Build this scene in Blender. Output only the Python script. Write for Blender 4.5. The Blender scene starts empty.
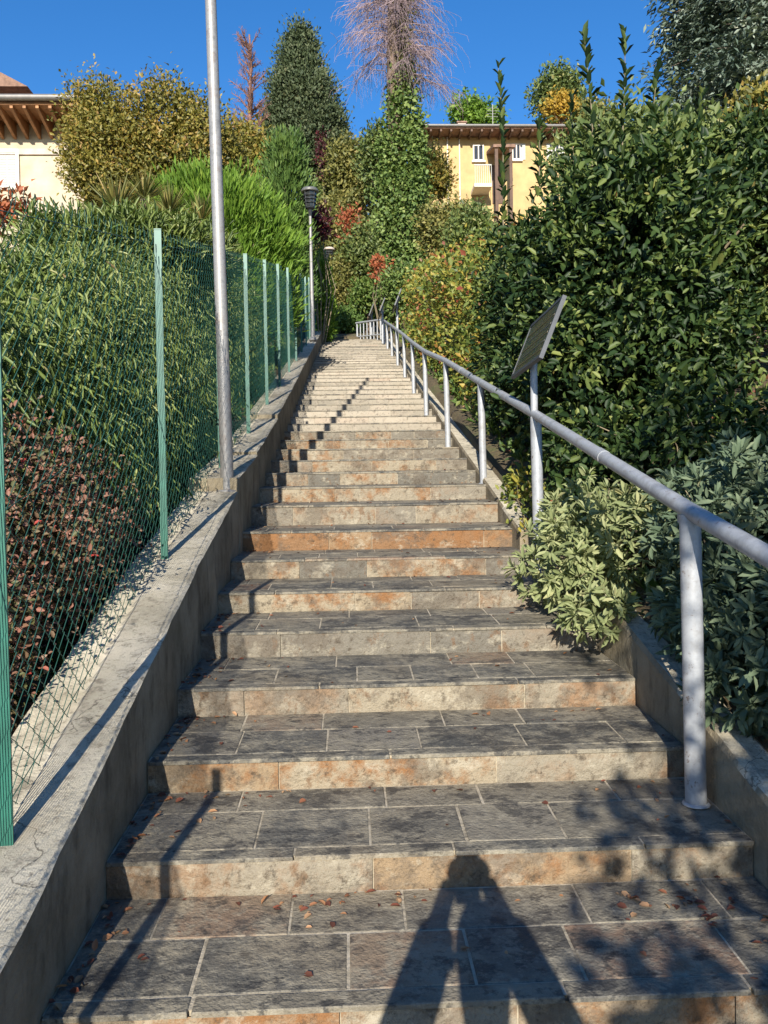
import bpy, math, random
import numpy as np
from mathutils import Vector, Matrix
R = math.radians
C = bpy.context.scene.collection
SC = bpy.context.scene

# ------------------------------------------------------------------ camera frame (origin = lens)
F = 834.2
YAW, PIT, ROL = R(2.303), R(-1.128), R(0.924)
fw = np.array([math.sin(YAW)*math.cos(PIT), math.cos(YAW)*math.cos(PIT), math.sin(PIT)])
r0 = np.array([math.cos(YAW), -math.sin(YAW), 0.0]); u0 = np.cross(r0, fw)
rt = r0*math.cos(ROL)-u0*math.sin(ROL); up = u0*math.cos(ROL)+r0*math.sin(ROL)
def at(x, y, Y):
    d = rt*(x-384)/F + up*(512-y)/F + fw
    return d*(Y/d[1])

# ------------------------------------------------------------------ helpers
def tag(o, label=None, cat=None, group=None, kind=None):
    if label: o['label'] = label
    if cat: o['category'] = cat
    if group: o['group'] = group
    if kind: o['kind'] = kind
    return o
def empty(name, loc, label, cat, group=None):
    o = bpy.data.objects.new(name, None); C.objects.link(o); o.location = loc
    o.empty_display_size = .1
    return tag(o, label, cat, group)
def copy_tree(o, parent=None):
    c = o.copy(); C.objects.link(c)
    if parent: c.parent = parent
    for ch in [q for q in bpy.data.objects if q.parent == o]: copy_tree(ch, c)
    return c
def world_loc(o):
    v = Vector((0, 0, 0))
    while o is not None: v = v+o.location; o = o.parent
    return np.array(v)

class MB:
    """collects faces; build() links them as one mesh object"""
    def __init__(s): s.v = []; s.f = []; s.a = []; s.n = 0; s.smooth = []
    def add(s, vs, fs, val=0.5, smooth=False):
        b = s.n
        s.v.extend([tuple(map(float, p)) for p in vs]); s.n += len(vs)
        for f in fs: s.f.append(tuple(i+b for i in f)); s.a.append(val); s.smooth.append(smooth)
    def box(s, x0, x1, y0, y1, z0, z1, val=.5):
        vs = [(x0,y0,z0),(x1,y0,z0),(x1,y1,z0),(x0,y1,z0),(x0,y0,z1),(x1,y0,z1),(x1,y1,z1),(x0,y1,z1)]
        s.add(vs, [(0,3,2,1),(4,5,6,7),(0,1,5,4),(1,2,6,5),(2,3,7,6),(3,0,4,7)], val)
    def cbox(s, x0, x1, y0, y1, z0, z1, c=.003, val=.5, shear=0.0, jit=0.0, rg=random):
        """box with chamfered top and front edges; top follows slope shear dz/dy"""
        def z(zz, y): return zz+shear*(y-y0)
        j = [rg.uniform(-jit, jit) for _ in range(4)]
        bot = [(x0,y0,z0),(x1,y0,z0),(x1,y1,z0),(x0,y1,z0)]
        mid = [(x0,y0,z(z1,y0)-c+j[0]),(x1,y0,z(z1,y0)-c+j[1]),(x1,y1,z(z1,y1)-c+j[2]),(x0,y1,z(z1,y1)-c+j[3])]
        top = [(x0+c,y0+c,z(z1,y0)+j[0]),(x1-c,y0+c,z(z1,y0)+j[1]),(x1-c,y1-c,z(z1,y1)+j[2]),(x0+c,y1-c,z(z1,y1)+j[3])]
        fs = [(0,3,2,1)]
        for k in range(4):
            l = (k+1) % 4
            fs += [(k,l,4+l,4+k),(4+k,4+l,8+l,8+k)]
        fs.append((8,9,10,11))
        s.add(bot+mid+top, fs, val)
    def tube(s, pts, rad, n=8, val=.5, caps=True, smooth=True):
        pts = [Vector(p) for p in pts]
        if not hasattr(rad, '__len__'): rad = [rad]*len(pts)
        rings = []; ref = Vector((0, 0, 1))
        d0 = (pts[1]-pts[0]).normalized()
        if abs(d0.dot(ref)) > .9: ref = Vector((1, 0, 0))
        for i, p in enumerate(pts):
            d = (pts[min(i+1, len(pts)-1)]-pts[max(i-1, 0)]).normalized()
            a = d.cross(ref).normalized(); b = d.cross(a).normalized()
            rings.append([p+(a*math.cos(2*math.pi*k/n)+b*math.sin(2*math.pi*k/n))*rad[i] for k in range(n)])
        vs = [q for r in rings for q in r]; fs = []
        for i in range(len(pts)-1):
            for k in range(n):
                fs.append((i*n+k, i*n+(k+1) % n, (i+1)*n+(k+1) % n, (i+1)*n+k))
        s.add(vs, fs, val, smooth)
        if caps:
            s.add(rings[0], [tuple(range(n))], val); s.add(rings[-1], [tuple(range(n))[::-1]], val)
    def lathe(s, cx, cy, prof, n=16, val=.5, smooth=True):
        vs = []; fs = []
        for (r, z) in prof:
            for k in range(n):
                a = 2*math.pi*k/n; vs.append((cx+r*math.cos(a), cy+r*math.sin(a), z))
        for i in range(len(prof)-1):
            for k in range(n): fs.append((i*n+k, i*n+(k+1) % n, (i+1)*n+(k+1) % n, (i+1)*n+k))
        s.add(vs, fs, val, smooth)
    def build(s, name, mat, parent=None, loc=None):
        o0 = world_loc(parent) if parent else (np.array(loc, float) if loc is not None else np.zeros(3))
        v = np.array(s.v, float)-o0
        me = bpy.data.meshes.new(name); me.from_pydata(v.tolist(), [], s.f)
        at_ = me.attributes.new('rnd', 'FLOAT', 'FACE'); at_.data.foreach_set('value', np.array(s.a, np.float32))
        me.polygons.foreach_set('use_smooth', s.smooth)
        me.materials.append(mat); me.update()
        o = bpy.data.objects.new(name, me); C.objects.link(o)
        if parent: o.parent = parent
        else: o.location = o0
        return o

def np_mesh(name, verts, nper, val, mat, parent=None, loc=None, smooth=False):
    """verts (N, k, 3): fast mesh; nper = list of face index tuples within a k-vertex unit, all same size"""
    N, k, _ = verts.shape
    o0 = world_loc(parent) if parent else (np.array(loc, float) if loc is not None else np.zeros(3))
    v = (verts.reshape(-1, 3)-o0).astype(np.float32)
    fs = np.array(nper, np.int32); nf, fsz = fs.shape
    idx = (np.arange(N, dtype=np.int32)[:, None, None]*k+fs[None]).reshape(-1)
    me = bpy.data.meshes.new(name)
    me.vertices.add(len(v)); me.vertices.foreach_set('co', v.reshape(-1))
    me.loops.add(len(idx)); me.loops.foreach_set('vertex_index', idx)
    me.polygons.add(N*nf)
    me.polygons.foreach_set('loop_start', np.arange(N*nf, dtype=np.int32)*fsz)
    me.polygons.foreach_set('loop_total', np.full(N*nf, fsz, np.int32))
    me.update(calc_edges=True)
    a = me.attributes.new('rnd', 'FLOAT', 'FACE'); a.data.foreach_set('value', np.repeat(val, nf).astype(np.float32))
    if smooth: me.polygons.foreach_set('use_smooth', np.ones(N*nf, bool))
    me.materials.append(mat); me.update()
    o = bpy.data.objects.new(name, me); C.objects.link(o)
    if parent: o.parent = parent
    else: o.location = o0
    return o

def unit(a): return a/np.maximum(np.linalg.norm(a, axis=-1, keepdims=True), 1e-9)

# ------------------------------------------------------------------ materials
def newmat(name):
    m = bpy.data.materials.new(name); m.use_nodes = True; nt = m.node_tree
    for n in list(nt.nodes): nt.nodes.remove(n)
    out = nt.nodes.new('ShaderNodeOutputMaterial'); b = nt.nodes.new('ShaderNodeBsdfPrincipled')
    nt.links.new(b.outputs[0], out.inputs[0])
    return m, nt, b, out
def ramp(nt, fac, stops, interp='LINEAR'):
    n = nt.nodes.new('ShaderNodeValToRGB'); n.color_ramp.interpolation = interp
    e = n.color_ramp.elements
    e[0].position = stops[0][0]; e[0].color = (*stops[0][1], 1)
    e[1].position = stops[-1][0]; e[1].color = (*stops[-1][1], 1)
    for p, c in stops[1:-1]:
        q = e.new(p); q.color = (*c, 1)
    nt.links.new(fac, n.inputs[0]); return n.outputs[0]
def noise(nt, scale, detail=4, rough=.6, coord='Object', vec=None, sc3=None):
    tc = nt.nodes.new('ShaderNodeTexCoord'); n = nt.nodes.new('ShaderNodeTexNoise')
    n.inputs['Scale'].default_value = scale; n.inputs['Detail'].default_value = detail; n.inputs['Roughness'].default_value = rough
    src = tc.outputs[coord] if vec is None else vec
    if sc3:
        mp = nt.nodes.new('ShaderNodeMapping'); mp.inputs['Scale'].default_value = sc3
        nt.links.new(src, mp.inputs[0]); src = mp.outputs[0]
    nt.links.new(src, n.inputs['Vector']); return n.outputs['Fac']
def mix(nt, fac, a, b, mode='MIX'):
    n = nt.nodes.new('ShaderNodeMix'); n.data_type = 'RGBA'; n.blend_type = mode
    def put(sock, v):
        if isinstance(v, bpy.types.NodeSocket): nt.links.new(v, sock)
        elif isinstance(v, tuple): sock.default_value = (*v, 1)
        else: sock.default_value = v
    put(n.inputs[0], fac); put(n.inputs[6], a); put(n.inputs[7], b)
    return n.outputs[2]
def math_(nt, op, a, b=0.0, clamp=False):
    n = nt.nodes.new('ShaderNodeMath'); n.operation = op; n.use_clamp = clamp
    for i, v in enumerate((a, b)):
        if isinstance(v, bpy.types.NodeSocket): nt.links.new(v, n.inputs[i])
        else: n.inputs[i].default_value = v
    return n.outputs[0]
def sstep(nt, v, lo, hi):
    n = nt.nodes.new('ShaderNodeMapRange'); n.interpolation_type = 'SMOOTHSTEP'
    nt.links.new(v, n.inputs[0]); n.inputs[1].default_value = lo; n.inputs[2].default_value = hi
    return n.outputs[0]
def attr(nt, name='rnd'):
    n = nt.nodes.new('ShaderNodeAttribute'); n.attribute_name = name; return n.outputs['Fac']
def bump(nt, b, h, strength=.5, dist=.01):
    n = nt.nodes.new('ShaderNodeBump'); n.inputs['Strength'].default_value = strength; n.inputs['Distance'].default_value = dist
    nt.links.new(h, n.inputs['Height']); nt.links.new(n.outputs[0], b.inputs['Normal'])

def leafmat(name, stops, rough=.5, trans=.3, spec=.4):
    m, nt, b, out = newmat(name)
    col = ramp(nt, attr(nt), stops)
    nt.links.new(col, b.inputs['Base Color']); b.inputs['Roughness'].default_value = rough
    b.inputs['Specular IOR Level'].default_value = spec
    t = nt.nodes.new('ShaderNodeBsdfTranslucent')
    tcol = mix(nt, 1.0, col, (1.0, 1.05, .55), 'MULTIPLY'); nt.links.new(tcol, t.inputs[0])
    ms = nt.nodes.new('ShaderNodeMixShader'); ms.inputs[0].default_value = trans
    nt.links.new(b.outputs[0], ms.inputs[1]); nt.links.new(t.outputs[0], ms.inputs[2]); nt.links.new(ms.outputs[0], out.inputs[0])
    return m
def plain(name, col, rough=.6, metal=0.0, var=.15, scale=8, bmp=0.0, spec=.5):
    m, nt, b, out = newmat(name)
    n = noise(nt, scale, 5)
    c = ramp(nt, n, [(.3, tuple(max(0, x*(1-var)) for x in col)), (.7, tuple(x*(1+var) for x in col))])
    nt.links.new(c, b.inputs['Base Color']); b.inputs['Roughness'].default_value = rough; b.inputs['Metallic'].default_value = metal
    b.inputs['Specular IOR Level'].default_value = spec
    if bmp: bump(nt, b, noise(nt, scale*6, 4), bmp, .01)
    return m

M = {}
# slate treads
m, nt, b, out = newmat('slate'); M['slate'] = m
a = attr(nt)
base = ramp(nt, a, [(0, (.07,.068,.062)), (.4, (.11,.104,.09)), (.7, (.165,.145,.11)), (.88, (.19,.17,.14)), (.96, (.20,.145,.10)), (1, (.20,.13,.09))])
n1 = sstep(nt, noise(nt, 6, 8, .75), .44, .60)
c1 = mix(nt, math_(nt, 'MULTIPLY', n1, .85), base, (.25,.22,.165))
n2 = sstep(nt, noise(nt, 30, 6, .75), .50, .66)
c2 = mix(nt, math_(nt, 'MULTIPLY', n2, .6), c1, (.30,.27,.21))
n3 = sstep(nt, noise(nt, 12, 6, .72, sc3=(1, 1.4, 1)), .54, .64)
c3 = mix(nt, math_(nt, 'MULTIPLY', n3, .8), c2, (.03,.03,.031))
c3 = mix(nt, math_(nt, 'MULTIPLY', sstep(nt, noise(nt, 2.3, 5, .6), .5, .68), .40), c3, (.25,.20,.135))
c3 = mix(nt, math_(nt, 'MULTIPLY', sstep(nt, noise(nt, 4.4, 8, .8, sc3=(1, 1.3, 1)), .52, .60), .75), c3, (.035,.034,.034))
nt.links.new(c3, b.inputs['Base Color']); b.inputs['Roughness'].default_value = .62; b.inputs['Specular IOR Level'].default_value = .4
h = math_(nt, 'ADD', noise(nt, 18, 6, .6), math_(nt, 'MULTIPLY', noise(nt, 90, 3), .4))
bump(nt, b, h, 1, .012)
# riser blocks
m, nt, b, out = newmat('riser_stone'); M['riser'] = m
a = attr(nt)
base = ramp(nt, a, [(0, (.14,.13,.11)), (.3, (.22,.195,.155)), (.6, (.30,.255,.185)), (.8, (.27,.195,.12)), (1, (.22,.125,.065))])
n1 = sstep(nt, noise(nt, 4.2, 8, .72), .47, .62)
ra = sstep(nt, math_(nt, 'ADD', a, math_(nt, 'MULTIPLY', noise(nt, 2.1, 4), .5)), .38, .95)
c1 = mix(nt, math_(nt, 'MULTIPLY', n1, ra), base, (.23,.115,.05))
c1 = mix(nt, math_(nt, 'MULTIPLY', sstep(nt, noise(nt, 11, 6, .7, sc3=(1.3, 1, .8)), .56, .66), .7), c1, (.15,.085,.045))
n2 = sstep(nt, noise(nt, 8, 7, .75, sc3=(1, 1, 1.6)), .52, .64)
c2 = mix(nt, math_(nt, 'MULTIPLY', n2, .55), c1, (.40,.36,.28))
c2 = mix(nt, math_(nt, 'MULTIPLY', sstep(nt, noise(nt, 3.1, 8, .78), .50, .60), .6), c2, (.11,.09,.07))
n3 = sstep(nt, noise(nt, 20, 7, .78), .52, .66)
c3 = mix(nt, math_(nt, 'MULTIPLY', n3, .8), c2, (.07,.055,.04))
nt.links.new(c3, b.inputs['Base Color']); b.inputs['Roughness'].default_value = .85; b.inputs['Specular IOR Level'].default_value = .2
bump(nt, b, math_(nt, 'ADD', noise(nt, 14, 6, .65), math_(nt, 'MULTIPLY', noise(nt, 60, 4), .35)), 1, .025)
# pale upper riser
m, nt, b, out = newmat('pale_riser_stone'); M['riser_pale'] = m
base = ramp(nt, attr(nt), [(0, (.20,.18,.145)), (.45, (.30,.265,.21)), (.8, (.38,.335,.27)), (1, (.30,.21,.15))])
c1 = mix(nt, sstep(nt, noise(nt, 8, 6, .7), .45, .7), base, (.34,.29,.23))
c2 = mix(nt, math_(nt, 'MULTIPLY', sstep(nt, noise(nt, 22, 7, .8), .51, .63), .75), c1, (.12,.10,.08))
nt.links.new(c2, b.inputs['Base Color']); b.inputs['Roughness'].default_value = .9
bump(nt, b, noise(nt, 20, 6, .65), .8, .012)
# mortar
m, nt, b, out = newmat('mortar'); M['mortar'] = m
c = ramp(nt, noise(nt, 9, 7, .75), [(.36, (.15,.13,.10)), (.48, (.36,.31,.23)), (.66, (.48,.42,.33))])
nt.links.new(c, b.inputs['Base Color']); b.inputs['Roughness'].default_value = .95
bump(nt, b, noise(nt, 60, 5), .6, .01)
# concrete wall
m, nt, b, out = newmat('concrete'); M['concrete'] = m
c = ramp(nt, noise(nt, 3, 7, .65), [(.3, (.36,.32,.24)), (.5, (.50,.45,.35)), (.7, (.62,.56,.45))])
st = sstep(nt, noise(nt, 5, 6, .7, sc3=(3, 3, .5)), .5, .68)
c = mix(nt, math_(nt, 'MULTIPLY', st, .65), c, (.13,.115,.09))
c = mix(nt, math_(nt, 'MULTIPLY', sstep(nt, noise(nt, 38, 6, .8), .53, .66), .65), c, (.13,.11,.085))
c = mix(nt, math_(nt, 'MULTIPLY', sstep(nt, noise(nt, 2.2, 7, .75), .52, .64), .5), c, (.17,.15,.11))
vo = nt.nodes.new('ShaderNodeTexVoronoi'); vo.feature = 'DISTANCE_TO_EDGE'; vo.inputs['Scale'].default_value = 1.6
tc_ = nt.nodes.new('ShaderNodeTexCoord'); nz_ = nt.nodes.new('ShaderNodeTexNoise'); nz_.inputs['Scale'].default_value = 6; nz_.inputs['Detail'].default_value = 5
nt.links.new(tc_.outputs['Object'], nz_.inputs['Vector'])
va_ = nt.nodes.new('ShaderNodeVectorMath'); va_.operation = 'MULTIPLY_ADD'; va_.inputs[1].default_value = (.35,.35,.35)
nt.links.new(nz_.outputs['Color'], va_.inputs[0]); nt.links.new(tc_.outputs['Object'], va_.inputs[2]); nt.links.new(va_.outputs[0], vo.inputs['Vector'])
ck_ = nt.nodes.new('ShaderNodeMapRange'); nt.links.new(vo.outputs['Distance'], ck_.inputs[0]); ck_.inputs[1].default_value = .0; ck_.inputs[2].default_value = .006; ck_.inputs[3].default_value = .8; ck_.inputs[4].default_value = 0
c = mix(nt, ck_.outputs[0], c, (.07,.06,.045))
nt.links.new(c, b.inputs['Base Color']); b.inputs['Roughness'].default_value = .92; b.inputs['Specular IOR Level'].default_value = .2
bump(nt, b, math_(nt, 'ADD', noise(nt, 8, 6, .7), math_(nt, 'MULTIPLY', noise(nt, 70, 4, .7), .5)), .8, .012)
M['concrete_top'] = m
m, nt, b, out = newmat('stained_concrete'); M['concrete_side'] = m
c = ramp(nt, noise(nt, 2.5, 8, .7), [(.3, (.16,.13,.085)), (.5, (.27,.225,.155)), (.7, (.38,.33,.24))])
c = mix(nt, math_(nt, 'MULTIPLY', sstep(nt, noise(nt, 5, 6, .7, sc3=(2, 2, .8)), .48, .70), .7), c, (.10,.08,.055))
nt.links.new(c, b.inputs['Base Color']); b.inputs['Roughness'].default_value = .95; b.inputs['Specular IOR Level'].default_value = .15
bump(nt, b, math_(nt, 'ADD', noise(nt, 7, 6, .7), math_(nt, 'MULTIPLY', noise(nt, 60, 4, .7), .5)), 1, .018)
# soil
m, nt, b, out = newmat('soil'); M['soil'] = m
c = ramp(nt, noise(nt, 2.2, 8, .7), [(.3, (.06,.05,.03)), (.5, (.12,.09,.05)), (.62, (.10,.11,.04)), (.75, (.20,.15,.09))])
c = mix(nt, sstep(nt, noise(nt, 30, 4, .7), .5, .7), c, (.17,.12,.06))
nt.links.new(c, b.inputs['Base Color']); b.inputs['Roughness'].default_value = .95
bump(nt, b, noise(nt, 20, 6, .7), 1, .04)
# metals
m, nt, b, out = newmat('galvanised'); M['galv'] = m
c = ramp(nt, noise(nt, 14, 6, .7), [(.3, (.17,.17,.17)), (.5, (.29,.285,.28)), (.7, (.21,.18,.165))])
c = mix(nt, math_(nt, 'MULTIPLY', sstep(nt, noise(nt, 40, 4, .7), .62, .72), .7), c, (.16,.12,.10))
nt.links.new(c, b.inputs['Base Color']); b.inputs['Roughness'].default_value = .5; b.inputs['Metallic'].default_value = .25
bump(nt, b, noise(nt, 60, 4), .15, .004)
M['rail'] = None
m, nt, b, out = newmat('painted_rail'); M['rail'] = m
c = ramp(nt, noise(nt, 9, 6, .7), [(.3, (.22,.23,.25)), (.5, (.36,.375,.40)), (.7, (.25,.245,.245))])
c = mix(nt, math_(nt, 'MULTIPLY', sstep(nt, noise(nt, 28, 7, .8), .59, .66), .85), c, (.13,.085,.06))
nt.links.new(c, b.inputs['Base Color']); b.inputs['Roughness'].default_value = .42; b.inputs['Metallic'].default_value = .1
bump(nt, b, noise(nt, 70, 4), .12, .004)
M['green_post'] = plain('green_paint', (.018,.125,.09), .45, var=.2, scale=12)
M['green_wire'] = plain('green_plastic_wire', (.018,.075,.058), .5, var=.2)
M['dark_metal'] = plain('dark_metal', (.03,.032,.035), .45, .3)
M['lamp_cap'] = plain('lamp_cap_metal', (.16,.16,.15), .4, .3)
m, nt, b, out = newmat('lamp_glass'); M['glass'] = m
b.inputs['Base Color'].default_value = (.05,.055,.055,1); b.inputs['Roughness'].default_value = .15; b.inputs['Transmission Weight'].default_value = .4
M['bark'] = plain('bark', (.14,.10,.07), .9, var=.5, scale=10, bmp=1)
M['bark_red'] = plain('reddish_bark', (.23,.12,.09), .9, var=.4, scale=10, bmp=1)
M['twig'] = plain('twig_bark', (.20,.15,.14), .85, var=.35, scale=3)
M['larch_twig'] = plain('bare_twig_bark', (.30,.22,.23), .85, var=.4, scale=2)
M['stem'] = plain('stem', (.20,.16,.10), .85, var=.4, scale=9)
M['yellow_wall'] = plain('ochre_render', (.47,.33,.155), .9, var=.22, scale=1.1)
M['cream_wall'] = plain('cream_render', (.48,.40,.29), .9, var=.22, scale=1.6)
M['wood'] = plain('eave_timber', (.34,.16,.065), .7, var=.3, scale=5)
M['darkwood'] = plain('dark_timber', (.10,.055,.035), .7, var=.3, scale=5)
M['tile'] = plain('clay_roof_tile', (.22,.13,.09), .85, var=.4, scale=6, bmp=.6)
M['gutter'] = plain('gutter_metal', (.20,.19,.18), .5, .3)
M['shutter'] = plain('window_shutter', (.42,.44,.42), .6, var=.1)
M['pane'] = plain('window_pane', (.03,.035,.04), .12, var=.2)
M['whitetrim'] = plain('white_trim', (.66,.60,.52), .7, var=.08)
M['chimney'] = plain('chimney_render', (.50,.42,.36), .9, var=.2, scale=4)
M['redchimney'] = plain('red_chimney_brick', (.42,.12,.08), .9, var=.2, scale=4)

# leaf palettes
LM = {}
LM['laurel'] = leafmat('laurel_leaf', [(0,(.010,.024,.009)),(.4,(.022,.048,.014)),(.68,(.06,.10,.026)),(.86,(.15,.19,.05)),(.95,(.24,.27,.08)),(1,(.22,.17,.06))], .5, .25, .3)
LM['autumn'] = leafmat('autumn_hedge_leaf', [(0,(.055,.09,.02)),(.3,(.13,.18,.035)),(.55,(.25,.27,.055)),(.75,(.42,.34,.06)),(.87,(.34,.13,.05)),(.95,(.22,.04,.03)),(1,(.35,.22,.14))], .5, .35)
LM['willow'] = leafmat('narrow_leaf', [(0,(.045,.075,.022)),(.4,(.12,.175,.042)),(.75,(.24,.29,.08)),(.95,(.40,.42,.18)),(1,(.26,.13,.07))], .45, .3)
LM['redshrub'] = leafmat('red_shrub_leaf', [(0,(.06,.08,.03)),(.3,(.13,.13,.055)),(.5,(.20,.12,.075)),(.7,(.29,.12,.085)),(.88,(.33,.21,.15)),(.96,(.42,.04,.03)),(1,(.45,.34,.26))], .55, .3)
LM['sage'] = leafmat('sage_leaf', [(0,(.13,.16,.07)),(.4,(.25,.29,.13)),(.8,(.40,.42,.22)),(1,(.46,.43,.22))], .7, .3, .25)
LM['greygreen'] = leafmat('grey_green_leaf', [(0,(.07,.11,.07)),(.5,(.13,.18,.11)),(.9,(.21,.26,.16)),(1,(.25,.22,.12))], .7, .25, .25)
LM['spruce'] = leafmat('blue_spruce_needle', [(0,(.05,.075,.055)),(.45,(.12,.165,.125)),(.75,(.26,.31,.25)),(.92,(.46,.50,.40)),(1,(.30,.24,.15))], .6, .15, .3)
LM['cypress'] = leafmat('cypress_scale_leaf', [(0,(.03,.05,.022)),(.5,(.065,.09,.04)),(.9,(.12,.14,.065)),(1,(.15,.13,.06))], .6, .15, .3)
LM['bright'] = leafmat('bright_conifer_leaf', [(0,(.06,.12,.015)),(.5,(.14,.25,.03)),(.9,(.24,.36,.05)),(1,(.30,.34,.07))], .55, .35, .3)
LM['thuja'] = leafmat('thuja_leaf', [(0,(.04,.085,.02)),(.5,(.09,.16,.035)),(1,(.16,.23,.055))], .55, .25, .3)
LM['bronze'] = leafmat('bronze_leaf', [(0,(.08,.08,.02)),(.35,(.17,.165,.035)),(.65,(.27,.225,.045)),(.9,(.36,.23,.055)),(1,(.38,.23,.13))], .5, .3)
LM['ivy'] = leafmat('ivy_leaf', [(0,(.04,.075,.022)),(.5,(.13,.20,.05)),(.9,(.25,.31,.09)),(1,(.32,.33,.13))], .5, .25, .3)
LM['olive'] = leafmat('olive_toned_leaf', [(0,(.07,.085,.025)),(.4,(.16,.165,.045)),(.8,(.29,.26,.075)),(1,(.36,.26,.10))], .55, .3)
LM['mid'] = leafmat('mid_green_leaf', [(0,(.05,.08,.025)),(.4,(.11,.155,.045)),(.8,(.21,.25,.075)),(1,(.29,.26,.09))], .5, .3)
LM['yellow'] = leafmat('golden_leaf', [(0,(.30,.20,.03)),(.6,(.50,.34,.05)),(1,(.55,.28,.05))], .55, .35)
LM['rust'] = leafmat('rust_leaf', [(0,(.22,.06,.03)),(.6,(.42,.12,.05)),(1,(.50,.22,.10))], .6, .35)
LM['burgundy'] = leafmat('burgundy_leaf', [(0,(.03,.008,.012)),(.7,(.09,.02,.025)),(1,(.22,.04,.04))], .5, .3)
LM['litter'] = leafmat('fallen_leaf', [(0,(.08,.03,.02)),(.35,(.22,.07,.04)),(.6,(.35,.17,.08)),(1,(.48,.34,.20))], .7, .1)
LM['weed'] = leafmat('weed_leaf', [(0,(.05,.10,.02)),(.6,(.12,.19,.04)),(1,(.24,.26,.07))], .5, .3)

# ------------------------------------------------------------------ foliage tools
def leaves(name, P, A, N, L, W, val, mat, parent, fine=False, fold=.25):
    """P base points, A axis, N normal; L, W arrays of length and width"""
    A = unit(A); S = unit(np.cross(A, N)); Nn = np.cross(S, A)
    L = L[:, None]; W = W[:, None]
    if fine:
        b = P; t = P+A*L-Nn*L*.12
        l1 = P+A*L*.28+S*W*.42+Nn*W*fold; l2 = P+A*L*.68+S*W*.40+Nn*W*fold*.9
        r1 = P+A*L*.28-S*W*.42+Nn*W*fold; r2 = P+A*L*.68-S*W*.40+Nn*W*fold*.9
        V = np.stack([b, l1, l2, t, r2, r1], 1)
        return np_mesh(name, V, [(0,3,2,1),(0,5,4,3)], val, mat, parent)
    b = P; t = P+A*L; l = P+A*L*.45+S*W*.5+Nn*W*fold; r = P+A*L*.45-S*W*.5+Nn*W*fold
    V = np.stack([b, l, t, r], 1)
    return np_mesh(name, V, [(0,2,1),(0,3,2)], val, mat, parent)

def lobe_clumps(rg, lobes, n, shell=.4, gap=0.0):
    lb = np.array(lobes, float)
    w = (lb[:,3]*lb[:,4]+lb[:,4]*lb[:,5]+lb[:,3]*lb[:,5]); w /= w.sum()
    k = rg.choice(len(lb), n, p=w)
    d = unit(rg.normal(size=(n, 3)))
    rr = 1-shell*rg.random(n)**1.3
    lump = 1+.10*np.sin(5*d[:,0]+3*lb[k,0]+k)*np.sin(4.3*d[:,2]+1.7*k)+.07*np.sin(9*d[:,1]+6*d[:,2]+k*2.1)
    c = lb[k,:3]+d*lb[k,3:6]*(rr*lump)[:,None]
    if gap > 0:
        s = 1.6/np.mean(lb[:,3:6])
        q = np.sin(c[:,0]*s*2.1+1)+np.sin(c[:,1]*s*1.9+2.2)+np.sin(c[:,2]*s*2.6+.5)+.8*np.sin(c[:,0]*s*4.3+c[:,2]*s*3.7)
        keep = q > (-3.0+gap*3.0)
        c = c[keep]; d = d[keep]
    return c, d

def foliage(parent, seed, lobes, n, per, cr, L, W, mat, droop=0.0, upb=.25, outb=.5, rnd=1.0, shell=.4, gap=0.0,
            fine=False, name='foliage', rosette=False, bias=0.0, fold=.25, zmin=None, flat=1.0, cvar=.5, ymin=None):
    rg = np.random.default_rng(seed)
    c, d = lobe_clumps(rg, lobes, n, shell, gap)
    if zmin is not None:
        k = np.array([p[2] > zmin(p[0], p[1]) for p in c]) if callable(zmin) else c[:,2] > zmin
        c = c[k]; d = d[k]
    if ymin is not None:
        k = c[:,1] > ymin; c = c[k]; d = d[k]
    m = len(c); cs = rg.random(m)
    off = rg.normal(size=(m, per, 3))*cr
    off[..., 2] *= flat
    P = c[:,None]+off; D = np.repeat(d[:,None], per, 1)
    A = outb*D+rnd*unit(rg.normal(size=P.shape))*.8+np.array([0, 0, upb-droop])
    if rosette: A = unit(off)+.5*D+.2*rg.normal(size=P.shape); P = c[:,None]+off*.25
    Nn = D*.6+np.array([-.1, -.45, .75])*.7+rg.normal(size=P.shape)*.45
    val = np.clip(cvar*cs[:,None]+(1-cvar)*rg.random((m, per))+bias, 0, 1)
    P = P.reshape(-1,3); A = A.reshape(-1,3); Nn = Nn.reshape(-1,3); val = val.reshape(-1)
    sz = rg.uniform(.65, 1.25, len(P))
    return leaves(name, P, A, Nn, L*sz, W*sz, val, mat, parent, fine, fold), c

def branches(parent, seed, base, targets, r0_, mat, name='limb', n=None, sides=5, sag=.1, rt_=.25, start=None):
    """limbs from points on the trunk to targets, as one part"""
    rg = np.random.default_rng(seed); mb = MB(); base = np.array(base, float)
    if n and len(targets) > n: targets = targets[rg.choice(len(targets), n, replace=False)]
    for t in targets:
        t = np.array(t, float)
        s = start(t) if start else base
        mid = s*.5+t*.5+rg.normal(size=3)*.06*np.linalg.norm(t-s)+np.array([0, 0, sag*np.linalg.norm(t-s)])
        q1 = s*.75+mid*.25+rg.normal(size=3)*.02; q2 = mid*.45+t*.55+rg.normal(size=3)*.03*np.linalg.norm(t-s)
        mb.tube([s, q1, mid, q2, t], [r0_, r0_*.8, r0_*.6, r0_*.4, r0_*rt_], sides, caps=False)
    return mb.build(name, mat, parent)

def trunk(parent, base, top, r, mat, seed=0, name='trunk', wob=.03):
    rg = np.random.default_rng(seed); b = np.array(base, float); t = np.array(top, float); h = np.linalg.norm(t-b)
    pts = []; rr = []
    for i in range(9):
        k = i/8; pts.append(b*(1-k)+t*k+(rg.normal(size=3)*wob*h*.3*(0 if i in (0,) else 1))*np.array([1, 1, .1]))
        rr.append(r*(1.25 if i == 0 else 1)*(1-.7*k))
    mb = MB(); mb.tube(pts, rr, 10); return mb.build(name, mat, parent)

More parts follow.
